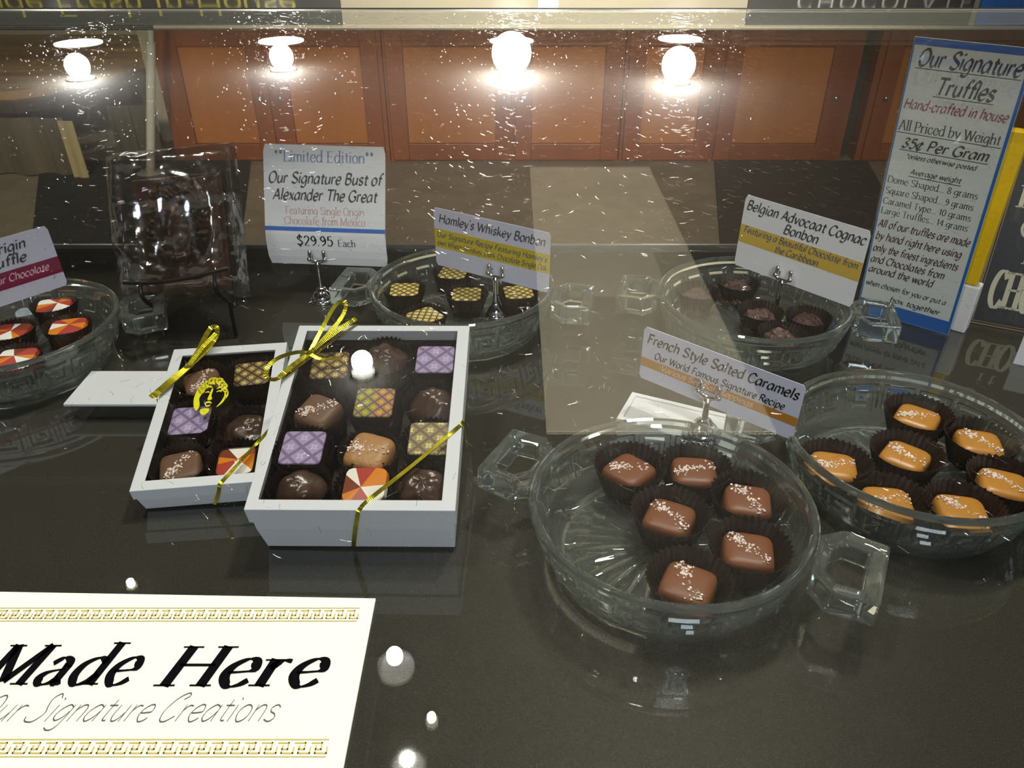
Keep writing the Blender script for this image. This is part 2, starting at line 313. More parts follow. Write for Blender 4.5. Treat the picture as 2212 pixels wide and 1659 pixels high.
# ------------------------------------------------------------------ pen lettering (own stroke alphabet)
# l = straight strokes, s = smooth strokes; x-height 5, caps 7.5
G = {
'a': (5.3, 's 4.2,4.3 2.6,5 .9,3.6 .5,1.4 1.7,.05 3.3,1 4.2,3;l 4.3,5 4.3,0'),
'b': (5.2, 'l .8,8 .8,0;s .8,3.6 2.2,5 3.9,4.3 4.3,2.4 3,.1 .8,.5'),
'c': (4.6, 's 4,4.1 2.6,5 .9,4 .5,2 1.6,.1 3,.1 4.1,1'),
'd': (5.4, 's 4.3,4.2 2.6,5 .8,3.8 .5,1.6 1.8,0 3.4,.6 4.3,2;l 4.3,8 4.3,0'),
'e': (4.7, 's .6,2.5 2.4,2.6 4,3 3.6,4.7 2.3,5 .8,3.7 .5,1.8 1.8,0 3.2,.2 4.2,1.1'),
'f': (3.3, 's 3.9,7.5 2.8,8 2,6.8 1.8,5 1.8,0;l .6,4.8 3.3,4.8'),
'g': (5.2, 's 4.2,4.3 2.6,5 .9,3.6 .5,1.6 1.7,.3 3.3,1 4.2,3;s 4.3,5 4.3,0 3.5,-2.2 1.8,-2.5 .4,-1.8'),
'h': (5, 'l .8,8 .8,0;s .8,3.3 2.1,4.8 3.5,4.8 4.1,3.4 4.1,0'),
'i': (2.2, 'l 1,5 1,0;l .8,7.2 1.3,6.5'),
'k': (4.8, 'l .8,8 .8,0;l 3.9,5 .9,2.2;l 1.9,3 4.3,0'),
'l': (2.1, 'l 1,8 1,0'),
'm': (7.3, 'l .8,5 .8,0;s .8,3.5 2,4.9 3.1,4.7 3.6,3.4 3.6,0;s 3.6,3.5 4.8,4.9 5.9,4.7 6.4,3.4 6.4,0'),
'n': (5, 'l .8,5 .8,0;s .8,3.3 2.1,4.8 3.5,4.8 4.1,3.4 4.1,0'),
'o': (4.9, 'c 2.4,5 .8,4 .5,2 1.6,.1 3.2,.2 4.3,1.6 4.1,4'),
'p': (5.2, 'l .8,5 .8,-2.5;s .8,3.6 2.2,5 3.9,4.3 4.3,2.4 3,.1 .8,.7'),
'q': (5.2, 's 4.2,4.3 2.6,5 .9,3.6 .5,1.6 1.7,.1 3.3,1 4.2,3;l 4.3,5 4.3,-2.5'),
'r': (3.6, 'l .8,5 .8,0;s .8,3.2 1.9,4.7 3.3,4.6'),
's': (4.2, 's 3.6,4.2 2.3,5 .9,4.2 1.2,3 3,2.2 3.6,1 2.4,0 .5,.6'),
't': (3.4, 's 1.8,6.6 1.7,3 1.9,.5 3.2,.3;l .5,4.8 3.3,4.8'),
'u': (5.2, 's .9,5 .8,1.7 1.8,.1 3.2,.6 4.1,2.6;l 4.2,5 4.2,0'),
'v': (4.6, 'l .5,5 2.3,0;l 2.3,0 4.2,5'),
'w': (6.8, 'l .5,5 2,0;l 2,0 3.5,5;l 3.5,5 5,0;l 5,0 6.4,5'),
'x': (4.5, 'l .5,5 4,0;l 4,5 .4,0'),
'y': (4.8, 'l .6,5 2.5,.2;s 4.4,5 2.6,.2 1.4,-2 .1,-2.3'),
'z': (4.4, 'l .6,4.9 3.9,4.9 .5,.1 4,.1'),
'A': (6.4, 'l .3,0 3.3,7.5;l 3.3,7.5 5.9,0;l 1.5,2.6 5,2.6'),
'B': (5.9, 'l 1,7.5 1,0;s 1,7.4 3.9,7.3 4.6,5.6 3.4,4.1 1,4;s 1,4 4.2,3.8 5.2,2 4,.2 1,.1'),
'C': (6.3, 's 5.8,6 4.3,7.4 2,6.9 .6,4.4 .9,1.7 2.6,.1 4.6,.2 6,1.5'),
'D': (7, 'l 1,7.5 1,0;s 1,7.4 4,7.2 6.2,5.2 6.2,2.4 4.2,.2 1,.1'),
'E': (5.7, 'l 1,7.5 1,0;l 1,7.4 5,7.4;l 1,4 4.2,4;l 1,.1 5.2,.1'),
'F': (5.4, 'l 1.4,7.5 1.2,0;l .6,7.4 5.2,7.4;l 1.2,4 4.2,4'),
'G': (7, 's 5.9,6 4.3,7.4 2,6.9 .6,4.4 .9,1.7 2.8,0 4.8,.2 6.1,1.2;l 6.1,3.3 6.1,.6;l 4.3,3.3 6.8,3.3'),
'H': (7.3, 'l 1,7.5 1,0;l 6.1,7.5 6.1,0;l 1,3.9 6.1,3.9'),
'I': (2.6, 'l 1.2,7.5 1.2,0'),
'L': (5.2, 'l 1,7.5 1,0;l 1,.1 4.9,.1 4.9,1.2'),
'M': (8.4, 'l 1,0 1,7.5;l 1,7.5 4.1,.6;l 4.1,.6 7.2,7.5;l 7.2,7.5 7.2,0'),
'O': (7.1, 'c 3.4,7.5 1.2,6.2 .6,3.4 1.8,.6 3.8,0 5.9,1.6 6.4,4.4 5.3,6.8'),
'P': (5.5, 'l 1,7.5 1,0;s 1,7.4 4,7.3 4.9,5.5 3.8,3.7 1,3.5'),
'R': (6, 'l 1,7.5 1,0;s 1,7.4 4,7.3 4.9,5.6 3.8,4 1,3.8;l 2.8,3.8 5.7,0'),
'S': (5.8, 's 5,6.2 3.5,7.5 1.4,6.9 1.1,5.2 3,3.9 4.9,2.8 5.2,1.3 3.4,0 .6,.9'),
'T': (6, 'l 3.1,7.5 3,0;l .3,7.4 5.9,7.4'),
'V': (6, 'l .3,7.5 3,0;l 3,0 5.8,7.5'),
'W': (9, 'l .3,7.5 2.5,0;l 2.5,0 4.5,7.2;l 4.5,7.2 6.5,0;l 6.5,0 8.7,7.5'),
'0': (4.8, 'c 2.4,7.2 .8,5.6 .7,2 2.4,0 4.2,2 4.1,5.6'),
'1': (3.4, 'l .9,6 2,7.2 2,0'),
'2': (4.8, 's .7,5.6 2.2,7.2 4,5.8 3.4,3.6 .7,.2;l .7,.1 4.4,.1'),
'3': (4.8, 's .8,6.2 2.4,7.2 3.9,5.8 2.2,4 4.3,2.2 2.6,0 .6,1'),
'4': (4.9, 'l 3.4,0 3.4,7.2 .4,2.2 4.7,2.2'),
'5': (4.8, 'l 4.1,7.1 1.4,7.1 1.1,4.2;s 1.1,4.2 3,4.6 4.3,2.4 2.6,0 .6,.8'),
'8': (4.8, 's 2.4,3.9 .9,5.6 2.4,7.2 4,5.6 2.4,3.9 .6,2 2.4,0 4.3,2 2.4,3.9'),
'9': (4.8, 's 4,5 2.4,7.2 .8,5.2 2.4,3.2 4,5 3.8,2 1.4,0'),
'$': (5, 's 4.3,5.8 2.6,7.2 .9,5.6 2.6,3.9 4.3,2 2.4,0 .5,1.3;l 2.5,8.2 2.5,-1'),
'¢': (4.6, 's 4,4.1 2.6,5 .9,4 .5,2 1.6,.1 3,.1 4.1,1;l 3,6.2 1.8,-1.2'),
'*': (3.4, 'l 1.6,7.6 1.6,5;l .5,7 2.7,5.6;l 2.7,7 .5,5.6'),
'.': (1.9, 'l .7,.5 1.1,0'), ',': (1.9, 'l 1,.6 .6,-1'), '-': (3, 'l .5,2.6 2.6,2.6'), "'": (1.6, 'l .9,8 .7,6.4'),
'&': (6, 's 5.6,3.4 4,.6 1.6,0 .7,1.6 3.6,5.6 2.6,7.4 1.4,6 5.6,0'), ' ': (2.6, ''),
}
G['a2'] = (5, 's .9,3.9 2.1,5 3.5,4.4 3.8,3.2;l 3.8,3.8 3.8,.7;s 3.8,.8 4.2,.1 4.9,.5;s 3.8,2.9 1.4,2.3 .6,1.2 1.5,.05 2.9,.3 3.8,1.3')
SC = {  # looping copperplate forms for the thin script line
'S': (6, 's 5.8,7 4.6,8.4 3,7 3.6,4.6 4.6,2.4 3,0 .3,.1 -.6,1.4'), 'C': (6, 's 4.4,6.6 5.6,7.8 4.6,8.6 2.2,7 .7,3.4 1.4,.4 3.4,0 5.4,1.6'),
'O': (6.6, 'c 3.4,7.8 1.2,5.8 .7,2.6 2.2,0 4.6,1.2 5.8,4.4 5,7.2')}
STY = {  # nib width, hairline, nib angle, slant, serif, track, stretch
 'chancery': (.95, .28, 40, .22, 0, 0, 1.0), 'roman': (1.15, .32, 5, 0, 1, .2, 1.0), 'bolditalic': (1.75, .30, 8, .30, 1.1, .9, 1.12),
 'script': (.42, .16, 60, .42, 0, .1, 1.0), 'boldch': (1.7, .5, 40, .24, 0, .25, 1.0), 'caps': (.8, .5, 20, 0, 1, 1.8, 1.0), 'condensed': (1.5, .45, 0, 0, 1, .2, .62), 'plain': (.8, .6, 20, 0, 0, .3, 1)}
def text_strokes(txt, sty):
    nw, hair, na, sl, ser, tr, st = STY[sty]; na = radians(na); x = 0; quads = []
    for ch in txt:
        g = G.get(ch) or G['o']
        if sty in ('bolditalic', 'roman') and ch == 'a': g = G['a2']
        if sty == 'script' and ch in SC: g = SC[ch]
        adv, spec = g
        for s_ in spec.split(';'):
            if not s_: continue
            k, rest = s_[0], s_[2:]; P = [tuple(map(float, q.split(','))) for q in rest.split()]
            raw = P
            if k == 's': P = crom(P, 5)
            if k == 'c': P = crom(P, 5, True); P.append(P[0])
            P = [((px*st+x+py*sl), py) for px, py in P]
            ws = []
            for i in range(len(P)):
                a = P[max(0, i-1)]; b = P[min(len(P)-1, i+1)]
                if k == 'c' and i in (0, len(P)-1): a, b = P[-2], P[1]
                dx, dy = b[0]-a[0], b[1]-a[1]; L = math.hypot(dx, dy) or 1
                ph = math.atan2(dy, dx); wd = hair+(nw-hair)*abs(sin(ph-na))
                ws.append((-dy/L*wd/2, dx/L*wd/2))
            if k == 'l' and len(P) > 2:
                for i in range(len(P)-1):
                    a, b = P[i], P[i+1]; dx, dy = b[0]-a[0], b[1]-a[1]; L = math.hypot(dx, dy); ph = math.atan2(dy, dx)
                    wd = hair+(nw-hair)*abs(sin(ph-na)); n = (-dy/L*wd/2, dx/L*wd/2)
                    quads.append([(a[0]+n[0], a[1]+n[1]), (b[0]+n[0], b[1]+n[1]), (b[0]-n[0], b[1]-n[1]), (a[0]-n[0], a[1]-n[1])])
            else:
                for i in range(len(P)-1):
                    a, b, n, o = P[i], P[i+1], ws[i], ws[i+1]
                    quads.append([(a[0]+n[0], a[1]+n[1]), (b[0]+o[0], b[1]+o[1]), (b[0]-o[0], b[1]-o[1]), (a[0]-n[0], a[1]-n[1])])
            if ser and k == 'l' and len(raw) == 2 and abs(raw[0][0]-raw[1][0]) < .55*abs(raw[0][1]-raw[1][1]) and abs(raw[0][1]-raw[1][1]) > 3:
                for q in (P[0], P[1]):
                    if any(abs(q[1]-t) < .05 for t in (0, 5, 7.5, 8, -2.5, 7.2)):
                        hw = nw*.5+.75*ser; yy = q[1]-(hair if q[1] > 1 else 0)
                        quads.append([(q[0]-hw, yy), (q[0]+hw, yy), (q[0]+hw, yy+hair), (q[0]-hw, yy+hair)])
        x += adv*st+tr
    return quads, x
def put_text(mb, txt, x, y, cap, sty='chancery', mi=0, width=None, al='l', z=.00012, bend=None, rot=0, maxw=None):
    """pen-drawn text in the local xy plane; cap = capital height"""
    q, L = text_strokes(txt, sty); s = cap/7.5; sx = s
    if width: sx = width/L
    if maxw and L*sx > maxw: sx = maxw/L
    x0 = x-(L*sx/2 if al == 'c' else L*sx if al == 'r' else 0); c_, s__ = cos(rot), sin(rot)
    vs = []; fs = []
    for qd in q:
        k = len(vs)
        for px, py in qd:
            X, Y = px*sx, py*s; X, Y = (x0-x)+X, Y
            X, Y = x+X*c_-Y*s__, y+X*s__+Y*c_
            vs.append(bend(X, Y, z) if bend else (X, Y, z))
        fs.append((k, k+1, k+2, k+3))
    mb.add(vs, fs, mi); return L*sx
def key_strip(mb, x0, x1, y0, y1, n, lw, mi=0, z=.00012):
    """printed Greek key band between two rules"""
    H = y1-y0; u = (x1-x0)/n
    for yy in (y0, y1-lw*.7): mb.add([(x0, yy, z), (x1, yy, z), (x1, yy+lw*.7, z), (x0, yy+lw*.7, z)], [(0, 1, 2, 3)], mi)
    a, b = y0+.22*H, y1-.22*H; h = b-a
    for i in range(n):
        X = x0+i*u
        P = [(X+.02*u, b), (X+.62*u, b), (X+.62*u, a+.38*h), (X+.30*u, a+.38*h)]
        Q = [(X+.30*u, a+.70*h), (X+.30*u, a), (X+.98*u, a), (X+.98*u, a+.55*h)]
        for path in (P, Q):
            for p, q in zip(path, path[1:]):
                xa, xb = min(p[0], q[0])-lw/2, max(p[0], q[0])+lw/2; ya, yb = min(p[1], q[1])-lw/2, max(p[1], q[1])+lw/2
                mb.add([(xa, ya, z), (xb, ya, z), (xb, yb, z), (xa, yb, z)], [(0, 1, 2, 3)], mi)
def frame_from(bl, br, tl):
    bl, br, tl = Vector(bl), Vector(br), Vector(tl); X = (br-bl).normalized(); Y = (tl-bl); Y = (Y-X*Y.dot(X)).normalized(); Z = X.cross(Y)
    M = Matrix.Identity(4)
    for i in range(3): M[i][0] = X[i]; M[i][1] = Y[i]; M[i][2] = Z[i]; M[i][3] = bl[i]
    return M
def rot_z(x, y, z, a): return Matrix.Translation((x, y, z)) @ Matrix.Rotation(a, 4, 'Z')
#SECTIONS
# ------------------------------------------------------------------ the display case
FZ = -.95; GT = .2146                                            # floor, top face of the glass counter
case = empty('display_case', Matrix.Translation((0, .3, FZ)), 'glass-topped shop display case with a glossy black shelf holding all the sweets', 'display case')
IC = Matrix.Translation((0, -.3, -FZ))
mb = MB(); mb.box((-.85, -.04, -.008), (.95, .687, 0)); mb.build('shelf', 'shelf', case, IC)
mb = MB(); mb.box((-.85, .687, -.010), (.95, .6905, .0035)); mb.build('shelf_edge_strip', 'rail', case, IC)
mb = MB(); mb.box((-.85, -.05, .2096), (.95, .600, GT)); mb.build('glass_top', 'pane', case, IC)
mb = MB(); mb.box((-.85, .6003, .2030), (.95, .612, .2140)); mb.box((-.85, .5985, .2018), (.95, .6035, .2034))
bevel(mb.build('back_rail', 'rail', case, IC), .0012)
mb = MB(); mb.box((-.85, .6125, .2046), (.95, 1.0, GT)); mb.build('rear_ledge', 'ledge', case, IC)
mb = MB(); mb.box((-.85, -.05, -.02), (.95, -.045, .2094)); mb.build('front_glass', 'pane', case, IC)
for x in (-.855, .95):
    mb = MB(); mb.box((x, -.05, -.02), (x+.005, .668, .2094)); mb.build('end_glass', 'pane', case, IC)
mb = MB(); mb.box((-.85, -.045, FZ), (.95, .62, -.0085)); bevel(mb.build('plinth', 'tedge', case, IC), .004)

# fine scratches worn into the top glass: short shallow ridges lying in every direction
mb = MB(); rs = random.Random(3)
for i in range(15000):
    x = rs.uniform(-.27, .27); y = rs.uniform(.075, .60); a = rs.uniform(0, pi); L = rs.uniform(.0006, .0034)*(.45+2.2*y); wd = rs.uniform(.00003, .00009)*(.5+2.0*y)
    if rs.random() < .35: a = 2.2+rs.gauss(0, .25)
    dx, dy = cos(a)*L/2, sin(a)*L/2; nx, ny = -sin(a)*wd, cos(a)*wd; k = rs.uniform(-.15, .15)*L; cx_, cy_ = x-sin(a)*k, y+cos(a)*k
    z = GT+.00001; h = wd*.16
    P = [(x-dx, y-dy), (cx_, cy_), (x+dx, y+dy)]; vs = []
    for px, py in P: vs += [(px+nx, py+ny, z), (px+nx*.5, py+ny*.5, z+h*.8), (px-nx*.5, py-ny*.5, z+h*.8), (px-nx, py-ny, z)]
    fs = [(q*4+r, q*4+r+1, q*4+r+5, q*4+r+4) for q in (0, 1) for r in (0, 1, 2)]
    mb.add(vs, fs)
sc_ = mb.build('surface_scratches', 'scratch', case, IC, smooth='all'); sc_['kind'] = 'stuff'

# ------------------------------------------------------------------ room behind the case
mb = MB(); mb.box((-9, -2.5, FZ-.05), (8, 11.6, FZ)); struct(mb.build('floor', 'floor'))
mb = MB(); mb.box((-9, -2.5, 1.75), (8, 11.6, 1.85)); mb.box((.12, 2.2, 1.746), (.92, 5.2, 1.7505), 1); struct(mb.build('ceiling', ['ceil', 'ceilp']))
mb = MB(); mb.box((-9, 11.5, FZ), (8, 11.6, 1.75)); struct(mb.build('wall_far', 'ceil'))
mb = MB(); mb.box((-1.98, 4.70, FZ), (5.2, 4.80, .82)); struct(mb.build('wall_back', 'wall'))
mb = MB(); mb.box((-5.2, 5.7, FZ), (-1.98, 5.8, .82)); struct(mb.build('wall_left', 'wall'))

def housing(x, y, r, lab):
    t = empty('ceiling_downlight', (x, y, 1.75), lab, 'ceiling light', 'ceiling downlights mirrored in the glass top')
    I = Matrix.Identity(4); mb = MB(); mb.lathe([(r*1.0, -.016), (r*1.25, -.016), (r*1.25, -.0005), (r*1.0, -.0005), (r*1.0, -.016)], 32); mb.build('trim_ring', 'lampwhite', t, I)
    mb = MB(); mb.lathe([(.001, -.0035), (r*.99, -.0035), (r*.99, -.0015), (.001, -.0015)], 32); mb.build('reflector', 'lampwhite', t, I)
fl = ['bright round downlight mirrored at the left above the wrapped bust', 'bright round downlight mirrored above the limited edition card', 'largest glare of a downlight, mirrored just left of centre among swirling scratches', 'bright round downlight mirrored right of centre on the cabinet doors',
      'thin bright glint just above the leftmost mirrored downlight', 'thin bright glint above the downlight over the limited edition card', 'bright glint at the rail above the largest glare', 'bright bar of light at the rail above the right mirrored downlight']
for (x, y), l in zip(FAR, fl): housing(x, y, .10, l)
for (x, y), l in zip(NEAR, ['round downlight mirrored over the lid window of the large chocolate box', 'round downlight mirrored beside the right edge of the big cream sign']): housing(x, y, .036, l)
for (x, y), l in zip(SMALL, ['tiny yellow light mirrored just above the big cream sign', 'tiny yellow light mirrored at bottom right of the big cream sign']): housing(x, y, .0115, l)

def cabinet(x0, x1, doors, lab):
    Y = 4.10; zt = -.09
    t = empty('base_cabinet', ((x0+x1)/2, Y+.28, FZ), lab, 'cabinet'); I = Matrix.Translation((-(x0+x1)/2, -Y-.28, -FZ))
    mb = MB(); mb.box((x0, Y+.004, FZ), (x1, Y+.56, zt)); mb.build('carcass', 'cab', t, I)
    for a, b, kn in doors:
        mb = MB(); z0, z1 = FZ+.012, -.30+.0; fw = .085
        mb.box((a, Y-.018, z0), (a+fw, Y+.003, z1)); mb.box((b-fw, Y-.018, z0), (b, Y+.003, z1))
        mb.box((a+fw, Y-.018, z0), (b-fw, Y+.003, z0+fw)); mb.box((a+fw, Y-.018, z1-fw), (b-fw, Y+.003, z1))
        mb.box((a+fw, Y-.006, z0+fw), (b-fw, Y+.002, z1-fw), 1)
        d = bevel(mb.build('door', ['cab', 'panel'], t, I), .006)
        kx = b-.04 if kn > 0 else a+.04
        m2 = MB(); m2.sphere((kx, Y-.036, -.62), .014); m2.tube([(kx, Y-.036, -.62), (kx, Y-.016, -.62)], .006); k = m2.build('knob', 'knob', d, Matrix.Identity(4), True)
        m2 = MB(); m2.box((a+.01, Y-.02, -.285), (b-.01, Y+.003, -.12)); bevel(m2.build('drawer', 'cab', t, I), .006)
cabinet(-1.76, -.64, [(-1.72, -1.22, 1), (-1.20, -.66, -1)], 'reddish brown base cabinet at the left end, behind the limited edition card')
cabinet(-.635, .555, [(-.62, .0, 1), (.015, .545, -1)], 'reddish brown base cabinet behind the middle of the case')
cabinet(.56, 1.72, [(.575, 1.03, 1), (1.05, 1.66, 1)], 'reddish brown base cabinet with the broad orange panel, left of the tall sign')
cabinet(1.80, 3.2, [(1.83, 2.40, -1), (2.43, 3.1, 1)], 'reddish brown base cabinet at the right end, behind the tall sign')
mb = MB(); mb.box((1.722, 4.2, FZ), (1.798, 4.66, -.1)); tag(mb.build('gap_shade', 'gap'), 'dark narrow strip painted as shade in the gap between the two right-hand cabinets', 'panel')  # dark strip added to give the gap its shade
mb = MB(); mb.box((-1.80, 4.05, -.089), (3.25, 4.69, -.04)); tag(bevel(mb.build('countertop', 'counter'), .006), 'brown countertop running over the wooden cabinets', 'countertop')
# added dark sheets on the floor, where the glass mirrors no pale ceiling
mb = MB(); mb.prism([(-2.47, 4.08), (-1.37, 4.08), (-.95, 2.35), (-1.65, 2.35)], FZ+.0005, FZ+.012); tag(mb.build('dark_floor_sheet', 'mat'), 'black sheet added for the dark stretch of floor at the left, behind the wrapped bust', 'floor sheet')
mb = MB(); mb.prism([(1.06, 4.08), (1.86, 4.08), (1.5, 2.35), (.72, 2.35)], FZ+.0005, FZ+.012); tag(mb.build('dark_floor_sheet', 'sheet2'), 'dark grey-brown sheet added where no pale ceiling is mirrored, behind the cognac bonbon card', 'floor sheet')

# low wooden table with cloths on the left
tb = empty('low_table', (-2.7, 4.6, FZ), 'brown wooden table with a dark edge at the far left of the shop', 'table'); I = Matrix.Translation((2.7, -4.6, -FZ))
top = [(-4.2, 3.93), (-2.42, 3.93), (-2.30, 4.02), (-2.02, 4.95), (-2.32, 5.6), (-4.2, 5.6)]
mb = MB(); mb.prism(top, -.60, -.56); mb.build('tabletop', 'table', tb, I)
mb = MB(); mb.prism([(x*1.0+(.012 if x > -4 else 0), y-.012) for x, y in top], -.66, -.601); mb.build('apron', 'tedge', tb, I)
for x, y in ((-4.0, 4.1), (-2.5, 4.15), (-2.25, 4.9), (-4.0, 5.4)):
    mb = MB(); mb.box((x-.03, y-.03, FZ), (x+.03, y+.03, -.66)); mb.build('leg', 'tedge', tb, I)
def drape(x0, y0, x1, y1, z0, z1, mt, lab, cat='cloth', n=60, amp=.02, fr=9):
    mb = MB(); vs = []; d = Vector((x1-x0, y1-y0)); nrm = Vector((-d.y, d.x)).normalized()
    for off in (0, .006):
        for i in range(n+1):
            t = i/n; o = amp*sin(t*fr*2*pi+sin(t*13))+off
            for z, k in ((z1, .5), ((z0+z1)/2, .9), (z0, 1.2)): vs.append((x0+d.x*t+nrm.x*o*k, y0+d.y*t+nrm.y*o*k, z))
    N = 3*(n+1); fs = []
    for i in range(n):
        for j in (0, 1): a = i*3+j; fs += [(a, a+3, a+4, a+1), (N+a, N+a+1, N+a+4, N+a+3)]
    for i in range(n): fs += [(i*3, N+i*3, N+i*3+3, i*3+3), (i*3+2, i*3+5, N+i*3+5, N+i*3+2)]
    mb.add(vs, fs); return tag(mb.build('hanging_cloth', mt, smooth=True), lab, cat, 'cloths hanging under the left table')
drape(-4.1, 3.86, -2.17, 3.86, FZ+.01, -.665, 'cloth', 'grey olive cloth hanging in folds under the table front at far left')
drape(-2.06, 4.10, -1.83, 4.10, FZ+.01, -.665, 'cloth', 'grey cloth hanging in folds between the white pole and the cabinets', n=24, fr=3, amp=.012)
drape(-2.16, 3.80, -2.09, 3.80, FZ+.01, -.665, 'cloth2', 'narrow pale yellow cloth strip hanging at far left', n=8, fr=1, amp=.005)
mb = MB(); mb.box((-1.99, 4.5, FZ), (-1.815, 4.54, -.30)); tag(mb.build('room_divider', 'wall'), 'cream divider panel behind the white pole at the left', 'divider panel')
po = empty('floor_pole', (-1.815, 3.88, FZ), 'thin white leaning pole standing on the floor left of the cabinets', 'pole')
I = Matrix.Identity(4)
mb = MB(); mb.tube([(0, 0, .01), (.153, 0, .62)], .021, 14); mb.tube([(.153, 0, .62), (.235, 0, .95)], .014, 14); mb.build('shaft', 'pole', po, I, True)
mb = MB(); mb.lathe([(.001, 0), (.09, 0), (.09, .008), (.02, .02), (.001, .02)], 24); mb.build('base', 'pole', po, I, True)
mb = MB(); mb.box((.185, -.05, .95), (.285, .05, 1.05)); bevel(mb.build('head', 'tedge', po, I), .01)

# signs over the counter, seen mirrored upside down in the ledge
def board(name, x0, x1, z0, z1, Y, m_, lab, words, cat='sign'):
    t = empty(name, ((x0+x1)/2, Y, z0), lab, cat); I = Matrix.Translation((-(x0+x1)/2, -Y, -z0))
    mb = MB(); mb.box((x0, Y-.02, z0), (x1, Y+.0, z1)); mb.build('panel', m_, t, I)
    for txt, tx, tz, cap, sty, wd, mi in words:
        mb = MB(); put_text(mb, txt, 0, 0, cap, sty, 0, width=wd, z=0); mb.build('lettering', mi, t, Matrix.Translation((tx-(x0+x1)/2, -.0215, tz-z0)) @ Matrix.Rotation(pi/2, 4, 'X'))
board('wall_sign', -3.3, -.93, .50, .80, 4.69, 'board', 'dark wall sign with gold handwritten words, mirrored upside down at top left', [('Made Fresh In-House', -3.02, .650, .105, 'plain', 1.86, 'chalkgold')])
board('wall_sign', 1.28, 2.50, .50, .80, 4.69, 'board', 'dark wall sign reading CHOCOLATE in grey capitals, mirrored upside down at top right', [('CHOCOLATE', 1.54, .640, .085, 'caps', .98, 'chalk')])
board('wall_sign', 2.54, 3.1, .50, .80, 4.69, 'blue2', 'blue poster mirrored at the top right corner', [], 'poster')
board('wall_tag', .14, .25, .56, .733, 4.69, 'paper', 'small white tag on the cream wall, mirrored at top centre', [], 'tag')

# ------------------------------------------------------------------ pressed glass dishes
RAYS = 28
KEY = ['1111110', '1000010', '1011010', '1010010', '1011110', '1000000']
def dish_mesh():
    N = 560; prof = []
    for r, z in ((.0010, .0032), (.006, .0032), (.014, .0032), (.022, .0032), (.030, .0032), (.038, .0032), (.044, .0032), (.047, .0030), (.051, .0022), (.0530, .0003), (.0553, 0), (.0570, .0012), (.0588, .005), (.0605, .0085)): prof.append((r, z, 0))
    for i in range(14): t = i/13; prof.append((.0610+.0055*t, .0100+.0180*t, 1+i))
    for r, z in ((.0670, .0295), (.0672, .0315), (.0690, .0328), (.0696, .0348), (.0690, .0366), (.0676, .0374), (.0660, .0368), (.0652, .0350), (.0648, .031), (.0636, .026), (.0616, .019), (.0594, .0125), (.0570, .0088), (.0535, .0072), (.048, .0068), (.044, .0068), (.034, .0068), (.022, .0068), (.010, .0068), (.004, .0068), (.0010, .0068)): prof.append((r, z, 0))
    INR = len(prof)-6
    vs = []
    for j, (r, z, k) in enumerate(prof):
        for i in range(N):
            a = 2*pi*i/N; rr, zz = r, z
            if k:
                col = (i//4) % 7; row = 5-int((k-2)/2) if 2 <= k <= 13 else -1
                if 0 <= row < 6 and KEY[row][col] == '1': rr += .0014
            elif j in (2, 3, 4, 5, 6):
                f = abs((i*RAYS/N) % 1-.5)*2; wdt = (0, 0, .9, .95, .75, .45, .12)[j]; zz += .0024*max(0, 1-f/wdt)
            elif j in (INR, INR+1, INR+2, INR+3):
                f = abs((i*RAYS/N) % 1-.5)*2; zz += .0007*max(0, 1-f/(.45, .75, .95, .9)[j-INR])
            vs.append((rr*cos(a), rr*sin(a), zz))
    fs = [(j*N+i, j*N+(i+1) % N, (j+1)*N+(i+1) % N, (j+1)*N+i) for j in range(len(prof)-1) for i in range(N)]
    fs += [tuple(range(N-1, -1, -1)), tuple((len(prof)-1)*N+i for i in range(N))]
    mb = MB(); mb.add(vs, fs); return mb
def handle_mb():
    out = [(.0688, -.0130), (.0780, -.0215), (.0985, -.0200), (.0985, .0200), (.0780, .0215), (.0688, .0130)]
    inn = [(.0745, -.0070), (.0800, -.0135), (.0905, -.0125), (.0905, .0125), (.0800, .0135), (.0745, .0070)]
    mb = MB(); n = 6; z0, z1 = .0195, .0335
    vs = [(x, y, z0) for x, y in out]+[(x, y, z0+.0015) for x, y in inn]+[(x, y, z1) for x, y in out]+[(x, y, z1-.0015) for x, y in inn]; fs = []
    for i in range(n):
        j = (i+1) % n
        fs += [(i, n+i, n+j, j), (2*n+i, 2*n+j, 3*n+j, 3*n+i), (i, j, 2*n+j, 2*n+i), (n+i, 3*n+i, 3*n+j, n+j)]
    mb.add(vs, fs); return mb
dish0 = None
def dish(x, y, ang, lab):
    global dish0
    M = rot_z(x, y, 0, radians(ang))
    if dish0 is None:
        t = empty('glass_dish', M, lab, 'dish', 'round two-handled glass dishes')
        dish_mesh().build('bowl', 'glass', t, Matrix.Identity(4), 35)
        for k in (0, pi): bevel(handle_mb().build('handle', 'glass', t, Matrix.Rotation(k, 4, 'Z')), .0013, 2)
        dish0 = t; return t
    return copy_tree(dish0, M, lab)
DD = (.0778, .2906); DE = (.2198, .3429); DC = (.177, .5153); DB = (-.0375, .5355); DA = (-.345, .475)
dish(*DD, 152, 'clear glass dish nearest the camera, holding six milk chocolate caramels')
dish(*DE, 155, 'clear glass dish at the right edge, holding seven golden caramels')
dish(*DC, 166, 'clear glass dish at the back right under the cognac bonbon card')
dish(*DB, 170, 'clear glass dish at the back behind the large box, under the whiskey bonbon card')
dish(*DA, 202, 'clear glass dish cut by the left edge, holding red and orange bonbons')
mb = MB()
for x, y in ((.0300, .3150), (.0530, .2420)):
    mb = MB(); mb.lathe([(.001, .0002), (.0035, .0002), (.0035, .0022), (.001, .0022)], 20, off=(x, y, 0)); tag(mb.build('rubber_bumper', 'rubber', smooth=True), 'small round brown pad under the %s of the nearest glass dish' % ('left side' if x < .04 else 'front'), 'pad')

